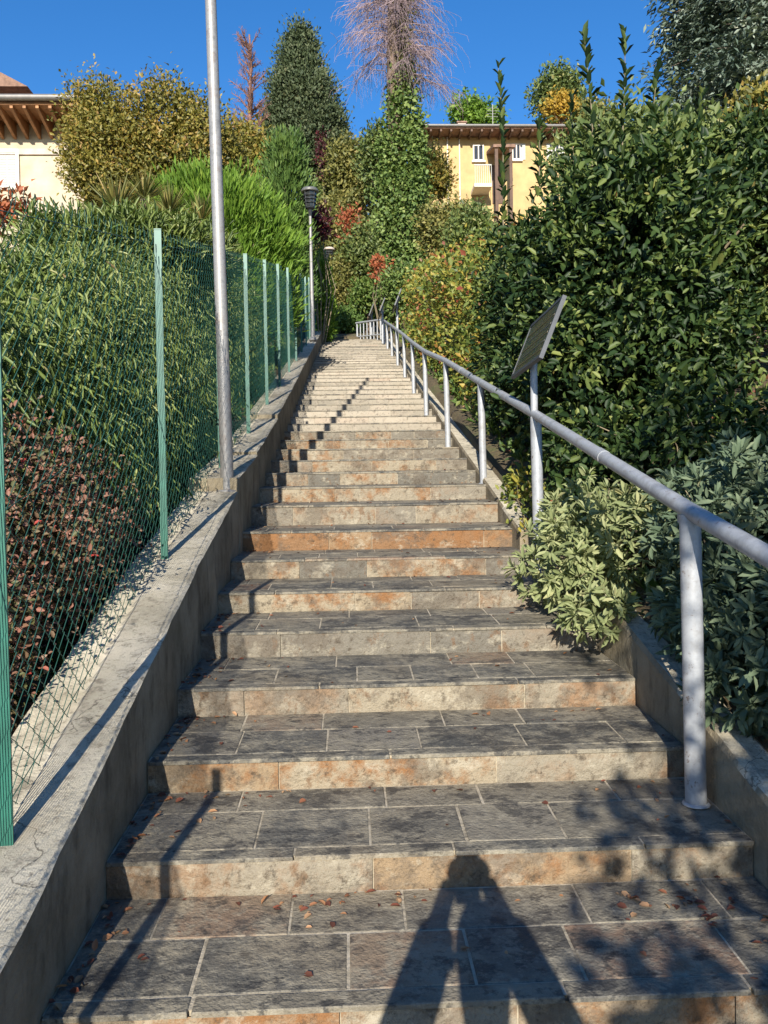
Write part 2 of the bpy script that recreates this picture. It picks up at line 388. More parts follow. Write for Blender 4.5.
def pxlobes(spec):
    """(px, py, Y, rx_px, rz_px, ry_m) -> world lobes"""
    o = []
    for (x, y, Y, a, c, ry) in spec:
        p = at(x, y, Y); o.append((p[0], p[1], p[2], a*Y/F, ry, c*Y/F))
    return o

# ------------------------------------------------------------------ stair profile
SL = .0391
NY = [1.896,2.412,2.917,3.435,3.97,4.502,5.024,5.556,6.095,6.624,7.154,7.684,8.214,8.744,9.274,9.804,10.334,10.863,11.391]
NZ = [-1.169,-1.042,-.913,-.779,-.638,-.509,-.375,-.227,-.062,.076,.206,.336,.467,.596,.725,.854,.984,1.117,1.25]
rgs = random.Random(5)
while NY[-1] < 24.6: NY.append(NY[-1]+.53); NZ.append(NZ[-1]+.1345)
while NY[0] > -3.4: NY.insert(0, NY[0]-.525); NZ.insert(0, NZ[0]-.135)
TOPY, TOPZ = NY[-1]+.53, NZ[-1]+SL*.53
def nose(y):
    if y <= NY[0]: return NZ[0]+(y-NY[0])*.2547*(1 if y > -9 else 0)+(0 if y > -9 else (-9-NY[0])*.2547)
    if y >= NY[-1]: return NZ[-1]+(y-NY[-1])*.20
    return float(np.interp(y, NY, NZ))
XL, XR = -.722, 1.182

def H(x, y):
    """terrain height"""
    yy = min(max(y, -9), 62)
    if yy <= 25: z = -1.169+.2547*(yy-1.896)
    else: z = -1.169+.2547*(25-1.896)+.235*(yy-25)
    if y > 62: z += .06*min(y-62, 60)
    if x > 1.2: z += .12+.23*min(x-1.2, 14)*(1 if x < 8 else 1)+.03*math.sin(x*2.1+y*1.3)
    elif x < -.9: z += .12+.05*min(-x-.9, 20)+.03*math.sin(x*1.7+y*1.1)
    else: z += (.02 if y > 25.2 else -.5)
    if y > 62 and abs(x) > 60: z -= 0
    return z

# ground sheet
xs = [-400,-200,-100,-60,-40,-28,-20,-15,-11,-8,-6,-4.5,-3.5,-2.8,-2.2,-1.7,-1.3,-1.02,-.9,-.85,-.3,.3,.9,1.16,1.21,1.3,1.6,2,2.5,3,3.6,4.3,5,6,7,8,10,12,15,20,28,40,60,100,200,400]
ys = [-400,-200,-100,-50,-25,-15,-9]+[-9+.5*i for i in range(1, 72)]+[27,28,30,32,34,37,40,43,46,50,54,58,62,70,80,95,120,160,220,400,900]
V = [(x, y, H(x, y)) for y in ys for x in xs]; nx = len(xs)
Fc = [(j*nx+i, j*nx+i+1, (j+1)*nx+i+1, (j+1)*nx+i) for j in range(len(ys)-1) for i in range(nx-1)]
g = MB(); g.add(V, Fc, smooth=True); tag(g.build('ground', M['soil']), kind='structure')
# upper landing path
g = MB()
pth = [(y, nose(y)) for y in np.arange(TOPY-.02, 40, .8)]
for i in range(len(pth)-1):
    (a, za), (b, zb) = pth[i], pth[i+1]
    za = TOPZ+.2*(a-TOPY)+.05; zb = TOPZ+.2*(b-TOPY)+.05
    g.add([(-.85,a,za),(.75,a,za),(.75,b,zb),(-.85,b,zb)], [(0,1,2,3)])
tag(g.build('path', M['concrete']), kind='structure')

# ------------------------------------------------------------------ stairs
stairs = empty('stone_staircase', (.23, NY[0], NZ[0]), 'long straight outdoor flight of slate treads with rust stained stone risers', 'staircase')
for k in range(len(NY)):
    y0, z0 = NY[k], NZ[k]
    y1 = NY[k+1] if k+1 < len(NY) else TOPY
    zb = (NZ[k-1]+SL*(y0-NY[k-1])) if k > 0 else z0-.14
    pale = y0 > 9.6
    xr = XR if y0 < 5 else (XR-.06 if y0 < 14 else XR-.1)
    bed = MB(); bed.box(XL-.05, xr+.05, y0+.014, y1+.02, zb-.25, z0-.006)
    # mortar bed follows tread slope
    bed.add([(XL,y0+.01,z0-.003),(xr,y0+.01,z0-.003),(xr,y1+.015,z0-.003+SL*(y1-y0)),(XL,y1+.015,z0-.003+SL*(y1-y0))], [(0,1,2,3)])
    st = bed.build('step', M['mortar'], stairs)
    # riser
    rb = MB(); x = XL
    mood = rgs.random()
    while x < xr-.02:
        w = rgs.choice([.28,.36,.45,.55,.7])*rgs.uniform(.9, 1.1)
        if xr-(x+w) < .18: w = xr-x
        v = min(1, max(0, mood*.6+rgs.random()*.6-.15))
        dy = rgs.uniform(-.004, .003)
        # block with a slightly uneven face
        nxp = max(2, int(w/.06)); nzp = 4
        vs = []; fs = []
        for iz in range(nzp+1):
            for ix in range(nxp+1):
                edge = (ix in (0, nxp)) or (iz in (0, nzp))
                vs.append((x+.002+(w-.004)*ix/nxp, y0+dy+(.004 if edge else rgs.uniform(-.004, .002)), zb-.02*(iz == 0)+(z0-.013-zb)*iz/nzp+(rgs.uniform(-.0015,.0015) if iz == nzp else 0)))
        for iz in range(nzp):
            for ix in range(nxp): a_ = iz*(nxp+1)+ix; fs.append((a_, a_+1, a_+nxp+2, a_+nxp+1))
        rb.add(vs, fs, v, True)
        x += w
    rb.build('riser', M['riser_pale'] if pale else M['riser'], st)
    # tread slabs: nosing strip, front row, back row
    tb = MB(); d = y1-y0
    rows = [(-.004, .066+rgs.uniform(-.01,.015), (.45,.6,.9)), (None, .31+rgs.uniform(-.02,.03), (.26,.32,.38,.44)), (None, d-.002, (.3,.4,.5))]
    ya = -.004
    for ri, (s_, e_, ws) in enumerate(rows):
        x = XL+.001; off = rgs.uniform(0, .3)
        first = True
        while x < xr-.01:
            w = rgs.choice(ws)*rgs.uniform(.9,1.1)
            if first: w *= rgs.uniform(.4, 1); first = False
            if xr-(x+w) < .15: w = xr-x
            v = rgs.random()**1.3*(.9 if ri else .8)
            if ri == 2: v = min(1, v*.8+.22)
            if rgs.random() < .06: v = rgs.uniform(.9, 1)
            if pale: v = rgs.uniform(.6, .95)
            za = z0+SL*ya
            g0, g1 = rgs.uniform(.002,.005), rgs.uniform(.004,.009)
            tb.cbox(x+g0, x+w-g0, y0+ya, y0+e_-g1, za-.013 if ri == 0 else za-.02, za, .0025, v, SL, .002, rgs)
            x += w
        ya = e_
    tb.build('tread', M['slate'], st)

# ------------------------------------------------------------------ left retaining wall
WK = [(-3.5,-2.24),(1.2,-1.075),(1.7,-.947),(2.38,-.765),(2.85,-.63),(4.02,-.295),(5.42,.045)]
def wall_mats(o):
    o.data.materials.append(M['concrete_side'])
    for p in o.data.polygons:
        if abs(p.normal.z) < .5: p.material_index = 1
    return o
def wall_strip(mb, y0, y1, ztop, xi, xo, zbot, rg, step=.12):
    n = max(2, int((y1-y0)/step)); rings = []
    prof = 12
    for i in range(n+1):
        y = y0+(y1-y0)*i/n; zt = ztop(y); zb = zbot(y); r = []
        for j in range(5): r.append((xi+rg.uniform(-.004,.004), zb+(zt-.008-zb)*j/4))
        r.append((xi-.012, zt+rg.uniform(-.003,.003)))
        for j in (1,2,3): r.append((xi+(xo-xi)*j/4, zt+rg.uniform(-.003,.003)))
        r.append((xo+.01, zt+rg.uniform(-.006,.004))); r.append((xo, zt-.02)); r.append((xo, zb))
        rings.append([(x, y+rg.uniform(-.01,.01)*(0 < i < n), z) for x, z in r])
    m_ = len(rings[0]); vs = [p for r in rings for p in r]
    fs = [(i*m_+j, i*m_+j+1, (i+1)*m_+j+1, (i+1)*m_+j) for i in range(n) for j in range(m_-1)]
    fs = [f[::-1] for f in fs]
    fs += [tuple(range(m_)), tuple(n*m_+j for j in range(m_))[::-1]]
    mb.add(vs, fs)
wall = empty('retaining_wall', (-.9, -3.4, -2.6), 'pale sloping concrete wall along the left of the steps carrying the green fence', 'wall')
rw = random.Random(3)
zb_ = lambda y: nose(y)-.45
w = MB(); wall_strip(w, -3.5, 5.42, lambda y: float(np.interp(y, [a for a,_ in WK], [b for _,b in WK])), XL, -1.05, zb_, rw)
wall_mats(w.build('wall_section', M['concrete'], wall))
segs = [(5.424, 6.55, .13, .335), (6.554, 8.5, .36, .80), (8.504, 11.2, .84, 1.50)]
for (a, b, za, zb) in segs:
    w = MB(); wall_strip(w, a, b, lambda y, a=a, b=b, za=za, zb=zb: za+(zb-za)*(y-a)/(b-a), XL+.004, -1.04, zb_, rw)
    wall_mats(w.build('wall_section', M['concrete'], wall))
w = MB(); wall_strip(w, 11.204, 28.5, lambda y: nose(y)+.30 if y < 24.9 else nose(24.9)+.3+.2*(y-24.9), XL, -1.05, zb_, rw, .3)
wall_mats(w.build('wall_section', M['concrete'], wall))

# right kerb
kerb = empty('concrete_kerb', (1.25, -3.4, -2.6), 'low rough concrete kerb along the right edge of the steps below the shrubs', 'kerb')
w = MB(); wall_strip(w, -3.5, 5.3, lambda y: -1.169+.2547*(y-1.896)+.165, XR+.13, XR+.002, zb_, rw)
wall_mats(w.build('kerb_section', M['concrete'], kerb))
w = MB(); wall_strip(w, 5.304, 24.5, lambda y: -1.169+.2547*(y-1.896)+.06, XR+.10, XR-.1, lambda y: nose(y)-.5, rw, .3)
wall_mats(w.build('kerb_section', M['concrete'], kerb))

# ------------------------------------------------------------------ chain link fence
def fx(y): return float(np.interp(y, [0, 2, 4, 30], [-.888, -.888, -.925, -.925]))
def fbase(y):
    if y < 5.42: return float(np.interp(y, [a for a,_ in WK], [b for _,b in WK]))
    for (a, b, za, zb) in segs:
        if y <= b: return za+(zb-za)*(y-a)/(b-a)
    return nose(y)+.30 if y < 24.9 else nose(24.9)+.3+.2*(y-24.9)
def nl(y): return -1.169+.2547*(min(y,25)-1.896)+.2*max(0, y-25)
def ftop(y): return nl(y)+float(np.interp(y, [2, 8, 12, 21, 30], [1.87, 1.87, 1.85, 1.72, 1.7]))
fence = empty('wire_fence', (-.9, -1.9, -1.9), 'tall green chain link fence with slim green posts on the left wall', 'fence')
py = [-1.9, .1, 2.08, 4.05, 5.87, 7.5, 9.25, 11.0, 12.8, 14.6, 16.4, 18.2, 20.0, 21.8, 23.6, 25.4, 27.2]
for y in py:
    p = MB(); x = fx(y)+.028; zt = ftop(y)+.035; zb = fbase(y)-.02
    a = .017
    # T-section post: flange and web
    p.box(x-a, x+a, y-.005, y+.001, zb, zt); p.box(x-.003, x+.003, y+.0015, y+.035, zb, zt-.004)
    p.box(x-a-.001, x+a+.001, y-.007, y+.003, zt+.0005, zt+.006)
    p.build('post', M['green_post'], fence)
mb_rg = np.random.default_rng(2)
# zig-zag wires
p_ = .042
V_ = []
def seg_prism(A, B, r):
    d = unit(B-A); ref = np.array([1., 0, 0]); s = unit(np.cross(d, ref)); t = np.cross(d, s)
    out = []
    for k in range(3):
        a = 2*math.pi*k/3; o = (s*math.cos(a)+t*math.sin(a))*r
        out += [A+o, B+o]
    return np.stack(out, 1)
yend = 27.2; cols = np.arange(-1.9, yend, p_)
allA = []; allB = []
def bell(y):  # slack bulge of the netting between posts
    i = max(0, min(len(py)-2, int(np.searchsorted(py, y)-1))); t = (y-py[i])/(py[i+1]-py[i])
    return .018*math.sin(math.pi*t)
for ci, y in enumerate(cols):
    yb = fbase(y)+.015; yt = ftop(y)-.02
    nseg = int((yt-yb)/(p_*.95)); hz = (yt-yb)/nseg
    k = np.arange(nseg+1)
    sag = bell(y)
    ph_ = (k+ci) % 2
    yy = y+ph_*p_*1.08+.004*np.sin(k*.35+y*2); zz = yb+k*hz+ph_*.2547*p_
    xx = fx(y)+ph_*.004+sag*np.sin(np.pi*k/nseg)+.003*np.sin(k*.2+y*3)
    P = np.stack([xx, yy, zz], 1); allA.append(P[:-1]); allB.append(P[1:])
    if y < 12 and ci % 2 == 0:  # twisted ends above the top wire
        t = P[-1]; q = [t, t+[0, .012, .022], t+[0, .02, .05], t+[0, -.004, .06], t+[0, -.012, .035], t+[0, .006, .01]]
        q = np.array(q); allA.append(q[:-1]); allB.append(q[1:])
A_ = np.concatenate(allA); B_ = np.concatenate(allB)
V_ = seg_prism(A_, B_, .0014)
np_mesh('wire_mesh', V_, [(0,2,3,1),(2,4,5,3),(4,0,1,5)], np.full(len(V_), .5), M['green_wire'], fence)
for fr in (0.985, .5, .03):
    t = MB(); pts = []
    for y in np.arange(-1.9, 27.2, .3):
        b0, t0 = fbase(y), ftop(y); pts.append((fx(y)-.004+bell(y)*.6, y, b0+(t0-b0)*fr-.004))
    t.tube(pts, .0016, 5); t.build('tension_wire', M['green_wire'], fence)

# ------------------------------------------------------------------ tall galvanised pole
pl = empty('metal_pole', (-.805, 5.46, .02), 'tall slim galvanised pole rising out of frame from the left wall', 'pole')
p = MB(); n = 30
p.tube([(-.795-.0145*z, 5.46, z) for z in np.linspace(.02, 6.2, n)], [.043-.0022*z for z in np.linspace(0, 6.2, n)], 16)
p.build('shaft', M['galv'], pl)
p = MB(); p.lathe(-.80, 5.46, [(0,.036),(.075,.036),(.075,.050),(.047,.055)], 16); p.build('base_collar', M['galv'], pl)

# ------------------------------------------------------------------ handrail
rail = empty('handrail', (1.11, -1, -1.5), 'grey painted tubular metal handrail on round posts along the right side', 'railing')
RP = [(1.13,-1.6,-1.04),(1.125,.55,-.548),(1.107,2.68,-.066),(1.115,4.95,.468),(1.082,6.8,.912),(1.02,8.7,1.395),(.98,10.67,1.835),(.99,12.8,2.34),(1.0,14.9,2.86),(1.0,17.0,3.37),(1.0,19.1,3.88),(1.0,21.2,4.38),(1.0,23.0,4.82),(1.0,24.2,5.10)]
pts = []
for i in range(len(RP)-1):
    a, b = np.array(RP[i]), np.array(RP[i+1])
    for t in np.linspace(0, 1, 6)[:-1]: pts.append(a*(1-t)+b*t)
pts.append(np.array(RP[-1]))
p = MB(); p.tube(pts, .0285, 16); p.build('top_rail', M['rail'], rail)
for i, (x, y, z) in enumerate(RP):
    if y < -1: continue
    gz = nose(y)-.03 if y > 0 else nose(y)
    # tread height under the post
    k = max(j for j in range(len(NY)) if NY[j] <= y); gz = NZ[k]+SL*(y-NY[k])-.01
    r = .034 if y < 6 else .029
    zt = z-.012
    ytop = .80 if abs(y-4.95) < .01 else None
    p = MB(); p.tube([(x+.012, y, gz), (x, y, zt)], r, 16)
    if ytop: p.tube([(x-.004, y+.02, zt-.1), (x-.004, y+.02, ytop)], .022, 12)
    po = p.build('post', M['rail'], rail)
    if ytop is None:
        p = MB(); p.box(x-.008, x+.008, y-.01, y+.085, z-.060, z-.026); 
        for v in range(8):
            q = p.v[v]; p.v[v] = (q[0], q[1], q[2]+(q[1]-y)*.25)
        p.build('bracket', M['rail'], po)
    p = MB(); p.lathe(x+.012, y, [(0,gz+.011),(.046,gz+.011),(.044,gz+.014),(r+.002,gz+.02)], 16); p.build('base_plate', M['rail'], po)
for y in (3.6, 7.7, 15.9):  # coupling sleeves on the rail
    q = [float(np.interp(y, [a[1] for a in RP], [a[i] for a in RP])) for i in (0, 2)]
    q2 = [float(np.interp(y+.09, [a[1] for a in RP], [a[i] for a in RP])) for i in (0, 2)]
    p = MB(); p.tube([(q[0],y,q[1]),(q2[0],y+.09,q2[1])], .031, 16); p.build('sleeve', M['rail'], rail)
# barrier closing the right side of the landing
bar = empty('landing_barrier', (.65, 24.9, 4.8), 'pale metal railing with close upright bars at the head of the steps', 'railing')
A0, A1 = np.array((1.0, 24.25, 5.10)), np.array((.27, 25.6, 5.28))
p = MB(); p.tube([A0+[0,0.02,0], A1], .03, 10); p.build('top_rail', M['rail'], bar)
p = MB(); p.tube([A0+[0,.02,-.42], A1+[0,0,-.42]], .02, 8); p.build('middle_rail', M['rail'], bar)
for i in range(8):
    t = (i+.3)/7.6; q = A0*(1-t)+A1*t
    p = MB(); p.tube([(q[0],q[1]+.02,q[2]-.028),(q[0],q[1]+.02,TOPZ-.1)], .028 if i in (0,3,7) else .018, 8); p.build('upright_bar', M['rail'], bar)

# ------------------------------------------------------------------ lectern boards on the rail posts
m, nt, b, out = newmat('board_print'); M['board'] = m
c = ramp(nt, noise(nt, 9, 5, .6, sc3=(1, 1, 2)), [(.35, (.015,.018,.02)), (.5, (.03,.03,.028)), (.65, (.06,.05,.03))])
c = mix(nt, sstep(nt, noise(nt, 4, 3), .52, .58), c, (.015,.025,.035))
nt.links.new(c, b.inputs['Base Color']); b.inputs['Roughness'].default_value = .25
M['print_pale'] = plain('pale_print', (.05,.05,.045), .4); M['print_tan'] = plain('tan_print', (.07,.055,.025), .4)
M['board_frame'] = plain('shade_toned_steel', (.06,.065,.075), .5, .3, var=.3)  # frame and board colours darkened to hold shade cast by the hedge
def lectern(name, label, X0, Yc, zlow, post_x, post_z0, scale=1.0, own_post=True, ln=.82, tiltx=.135, tiltz=.335):
    t = empty(name, (X0, Yc, zlow), label, 'sign board', 'sloping sign boards standing along the handrail')
    def quad_box(y0, y1, s0, s1, n0, n1, mat, nm, par):
        ux = np.array([tiltx, 0, tiltz]); Ls = np.linalg.norm(ux); ux = ux/Ls
        nn = np.array([-ux[2], 0, ux[0]])
        o = np.array([X0, 0, zlow]); vs = []
        for n_ in (n0, n1):
            for (y, s) in ((y0, s0), (y1, s0), (y1, s1), (y0, s1)):
                vs.append(o+np.array([0, y, 0])+ux*s+nn*n_)
        mb = MB(); mb.add(vs, [(0,1,2,3),(7,6,5,4),(0,4,5,1),(1,5,6,2),(2,6,7,3),(3,7,4,0)])
        return mb.build(nm, mat, par)
    S_ = math.hypot(tiltx, tiltz); a, b_ = Yc-ln/2, Yc+ln/2
    bd = quad_box(a+.02, b_-.02, .02, S_-.02, -.008, .008, M['board'], 'board', t)
    for (y0, y1, s0, s1) in ((a, b_, -.005, .018), (a, b_, S_-.018, S_+.005), (a, a+.018, .0185, S_-.0185), (b_-.018, b_, .0185, S_-.0185)):
        quad_box(y0, y1, s0, s1, -.013, .011, M['board_frame'], 'frame_bar', bd)
    # printed bands on the face
    for i in range(5):
        s0 = .05+i*(S_-.1)/5
        quad_box(a+.06, b_-.06-.1*(i % 2), s0, s0+.012, .0084, .0096, M['print_pale'] if i % 2 else M['print_tan'], 'printed_line', bd)
    quad_box(Yc-.05, Yc+.05, S_*.2, S_*.75, -.040, -.0165, M['rail'], 'mount_plate', t)
    if own_post:
        p = MB(); p.tube([(post_x, Yc, post_z0), (post_x, Yc, zlow+tiltz*.45)], .028, 10); p.build('support_post', M['rail'], t)
    return t
lectern('sign_board', 'nearest sloping metal framed sign board leaning over the handrail before the dark hedge', 1.068, 5.0, .752, 1.14, .9, own_post=False)
lectern('sign_board', 'small sloping sign board on a tall post halfway up the handrail', 1.0, 17.9, 3.98, 1.07, 2.9)
lectern('sign_board', 'sloping sign board just before the end of the handrail, lower of the distant pair', .86, 22.6, 4.86, .95, 4.1, ln=1.2)
lectern('sign_board', 'farthest sloping sign board beside the barrier at the head of the steps', .66, 25.9, 5.45, .75, 4.8, ln=1.2)

# ------------------------------------------------------------------ lamps
def lamp(x, y, z, h, label, cap):
    t = empty('street_lamp', (x, y, z), label, 'street lamp', 'lamps along the left side of the steps')
    p = MB(); p.tube([(x, y, z), (x, y, z+.5), (x-.01, y, z+h-.72)], [.05, .045, .032], 12); po = p.build('pole', M['galv'], t)
    p = MB(); p.lathe(x, y, [(.0,z+.02),(.09,z+.02),(.09,z+.06),(.055,z+.1)], 12); p.build('base_collar', M['galv'], po)
    X = x-.01; b0 = z+h-.72+.14
    K = .78
    p = MB(); p.lathe(X, y, [(.03,b0-.15),(.05,b0),(.11,b0+.04),(.11,b0+.06),(0,b0+.065)], 8, smooth=False); p.build('lantern_base', M['dark_metal'], t)
    p = MB(); p.lathe(X, y, [(.11,b0+.066),(.15,b0+.40)], 8, smooth=False); lg = p.build('lantern_glass', M['glass'], t)
    for k in range(4):
        a = math.pi/4+k*math.pi/2
        q = MB(); q.tube([(X+.115*math.cos(a), y+.115*math.sin(a), b0+.06), (X+.155*math.cos(a), y+.155*math.sin(a), b0+.41)], .012, 6); q.build('lantern_bar', M['dark_metal'], lg)
    for zz, rr in ((b0+.14, .125), (b0+.22, .135), (b0+.30, .145)):
        q = MB(); q.lathe(X, y, [(rr,zz),(rr+.02,zz+.005),(rr+.02,zz+.02),(rr,zz+.025)], 16); q.build('louvre_ring', M['dark_metal'], lg)
    p = MB(); p.lathe(X, y, [(.0,b0+.405),(.20,b0+.405),(.205,b0+.44),(.17,b0+.49),(.06,b0+.53),(0,b0+.54)], 16); p.build('lantern_cap', cap, t)
lamp(-.80, 19.4, 3.58, 3.60, 'black lantern on a slim pale pole before the narrow green thuja', M['lamp_cap'])
q = at(331, 337, 30); lamp(q[0], 30, q[2]-.1, 3.35, 'farther lantern, cap coloured as sunlit, on a slim pole beyond the head of the steps', M['chimney'])  # pale render on this cap puts the sunlight into its colour

# ------------------------------------------------------------------ fallen leaves
rg = np.random.default_rng(9)
P = []
for _ in range(620):
    k = rg.integers(4, 22)
    y = NY[k]+rg.uniform(.03, .50) if rg.random() < .6 else NY[k]+.515-abs(rg.normal())*.05
    x = rg.uniform(XL+.03, XR-.03)
    if rg.random() < .45: x = XL+abs(rg.normal())*.15+.02
    if rg.random() < .18: x = XR-abs(rg.normal())*.25-.02
    if y > NY[k+1]-.012 or x > XR-.01: continue
    P.append((x, y, NZ[k]+SL*(y-NY[k])+.004))
for (cx, cy, k, m_) in ((-.15, 2.33, 5, 22), (.05, 2.36, 5, 10), (.85, 2.3, 5, 20), (-.35, 2.86, 6, 12), (1.0, 2.2, 5, 16)):
    k = max(j for j in range(len(NY)) if NY[j] <= cy)
    for _ in range(m_):
        x = cx+rg.normal()*.09; y = cy+rg.normal()*.035
        if y > NY[k+1]-.02: y = NY[k+1]-.025
        P.append((min(x, XR-.02), y, NZ[k]+SL*(y-NY[k])+.004))
for k in range(3, 16):
    for _ in range(26):
        x = XL+.015+abs(rg.normal())*.04; y = NY[k]+rg.uniform(.02, .50); P.append((x, min(y, NY[k+1]-.02), NZ[k]+SL*(y-NY[k])+.004))
P = np.array(P); n = len(P); A = rg.normal(size=(n,3)); A[:,2] *= .12; N_ = np.array([0,0,1.])+rg.normal(size=(n,3))*.25
s = rg.uniform(.012, .034, n)
o = leaves('fallen_leaves', P, A, N_, s, s*.6, rg.random(n)*.85, LM['litter'], None, True, .15)
tag(o, 'scattered dry reddish leaves lying on the slate treads', 'fallen leaves', kind='stuff')
# litter on the slope at right and left
P = []
for _ in range(9000):
    x = rg.uniform(1.4, 9); y = rg.uniform(2, 16); P.append((x, y, H(x, y)+.015))
for _ in range(4000):
    x = -rg.uniform(1.14, 5); y = rg.uniform(1, 12); P.append((x, y, H(x, y)+.015))
P = np.array(P); n = len(P); A = rg.normal(size=(n,3)); A[:,2] *= .3; N_ = np.array([0,0,1.])+rg.normal(size=(n,3))*.5
s = rg.uniform(.04, .10, n)
o = leaves('leaf_litter', P, A, N_, s, s*.6, rg.random(n), LM['litter'], None, True, .2)
tag(o, 'brown and pink leaf litter covering the planted slopes', 'leaf litter', kind='stuff')
# low weeds and ground cover on the banks
P = []
for _ in range(2600):
    x = 1.36+abs(rg.normal())*1.6; y = rg.uniform(2, 24); P.append((x, y, H(x, y)))
for _ in range(900):
    x = -1.17-abs(rg.normal())*.8; y = rg.uniform(1.5, 24); P.append((x, y, H(x, y)))
P = np.repeat(np.array(P), 7, 0)+rg.normal(size=(len(P)*7, 3))*.025
n = len(P); A = rg.normal(size=(n,3))*.7; A[:,2] = abs(A[:,2])+.5; N_ = rg.normal(size=(n,3))+[0,-.5,.6]
s = rg.uniform(.05, .14, n)
o = leaves('ground_cover', P, A, N_, s, s*.35, rg.random(n), LM['weed'], None, True, .2)
tag(o, 'low green ground cover growing on the banks beside the steps', 'ground cover', kind='stuff')

# ------------------------------------------------------------------ right side plants
def shrub(name, label, cat, base, lobes, seed, n, per, cr, L, W, mat, group=None, stems=14, stem_r=.02, stemmat=None, sag=.05, **kw):
    t = empty(name, base, label, cat, group)
    fo, c = foliage(t, seed, lobes, n, per, cr, L, W, mat, **kw)
    if stems and len(c):
        branches(t, seed+1, base, c, stem_r, stemmat or M['stem'], 'stem', stems, 5, sag)
    return t, c
# laurel hedge
lob = []
for y in (5.9, 6.9, 7.9):
    for (x, z, r) in ((1.85, H(1.85,y)+.55, .60), (2.0, H(1.85,y)+1.30, .72), (2.05, 1.84, .62)):
        lob.append((x, y, z, r, .75, r*1.0))
for (x, y, z, r) in ((2.75, 6.4, 1.8, .75), (3.2, 7.0, 2.1, .7), (4.0, 6.9, 2.3, .7), (2.6, 6.1, 1.25, .6), (2.4, 6.0, 1.8, .5), (3.3,6.2,2.15,.5),(4.6,7.0,2.4,.8)):
    lob.append((x, y, z, r, r*.8, r*.85))
t, c = shrub('laurel_hedge', 'dense dark glossy laurel hedge towering behind the nearest sign board', 'hedge', (2.1, 6.8, H(2.1,6.8)), lob, 11, 5600, 13, .075, .082, .037, LM['laurel'],
      stems=46, stem_r=.035, shell=.5, fine=True, upb=.15, outb=.6, zmin=lambda x, y: H(x, y)+.05, gap=.66, cvar=.62)
foliage(t, 12, lob, 1500, 9, .06, .055, .024, leafmat('young_laurel_leaf', [(0,(.03,.06,.015)),(.5,(.12,.17,.04)),(.9,(.24,.28,.08)),(.97,(.30,.20,.07)),(1,(.34,.14,.06))], .45, .35, .35), shell=.25, fine=True, upb=.4, outb=.7, zmin=lambda x, y: H(x, y)+.05, gap=.5, name='young_growth')
# upright laurel shoots
sh = MB(); P=[];A=[];N_=[]
rg = np.random.default_rng(21)
for (bx, by, tx, ty, Y) in ((592,135,590,32,6.7),(622,135,622,32,6.9),(657,140,655,72,6.8),(503,205,500,62,7.2),(575,150,573,95,7.4),(540,165,536,122,7.0),(700,130,706,92,6.6)):
    a = at(bx, by, Y)-[0,0,.25]; b = at(tx, ty, Y)
    bend = lambda k: a*(1-k)+b*k+np.array([.035*math.sin(3.2*k+bx)*k, .05*math.sin(2.5*k+bx*.7)*k, 0])
    pts = [bend(k) for k in np.linspace(0,1,7)]
    sh.tube(pts, [.008,.007,.006,.005,.004,.003,.002], 5)
    nl_ = int(np.linalg.norm(b-a)/.016)
    for i in range(nl_):
        k = i/nl_; th = i*2.4+rg.normal()*.5; p = bend(k)
        if rg.random() < .18: continue
        P.append(p); A.append([math.cos(th)*.7, math.sin(th)*.7, .75+.8*k]); N_.append([-math.cos(th)*.5,-math.sin(th)*.5,.8])
P=np.array(P);A=np.array(A,float);N_=np.array(N_,float);sz=rg.uniform(.6,1.25,len(P)); A += rg.normal(size=A.shape)*.25
sh.build('shoot_stem', M['stem'], t)
leaves('shoot_leaves', P, A, N_, .10*sz, .042*sz, rg.random(len(P))*.9, LM['laurel'], t, True)

# mixed autumn hedge
lob = []
for i, y in enumerate(np.arange(9.2, 19.5, 1.1)):
    zt = float(np.interp(y, [9, 13, 19.5], [2.75, 3.75, 5.0])); zb = H(1.6, y)
    r = .62+.08*math.sin(i*2.1)
    lob.append((1.3+.62+.08*math.sin(i*1.7), y, (zt+zb)/2+.45, r, .75, (zt-zb)/2-.3)); lob.append((1.95+.05*math.sin(i), y, zb+.5, .7, .75, .7))
    lob.append((2.6, y+.3, zt-.6+.15*math.sin(i*3), .8, .8, .75))
t, c = shrub('mixed_hedge', 'rounded hedge of mixed green, golden and red autumn leaves above the handrail', 'hedge', (1.9, 13, H(1.9,13)), lob, 31, 5200, 9, .10, .085, .05, LM['autumn'],
      stems=40, stem_r=.03, shell=.4, zmin=lambda x, y: H(x, y)+.05, cvar=.75)

# sage-like bushes
def rosebush(label, base, lobes, seed, n, mat, L=.06, W=.02, stems=30, per=11):
    return shrub('sage_bush', label, 'bush', base, lobes, seed, n, per, .03, L, W, mat, 'sage bushes beside the handrail', stems=stems, stem_r=.007, rosette=True, shell=.5,
                 fine=True, zmin=lambda x, y: nose(y)-.02, fold=.15)
q = at(590, 560, 4.2)
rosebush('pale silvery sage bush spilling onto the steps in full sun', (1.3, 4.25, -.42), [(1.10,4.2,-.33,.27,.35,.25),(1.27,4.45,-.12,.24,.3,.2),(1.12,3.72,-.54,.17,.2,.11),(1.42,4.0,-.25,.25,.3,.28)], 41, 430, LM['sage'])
rosebush('grey green sage bush in shade behind the nearest rail post', (1.55, 3.2, -.55), [(1.55,3.3,-.2,.3,.45,.35),(1.75,3.7,-.12,.35,.5,.33),(1.55,2.8,-.45,.22,.35,.3),(1.9,3.0,-.1,.4,.4,.4)], 42, 900, LM['greygreen'])
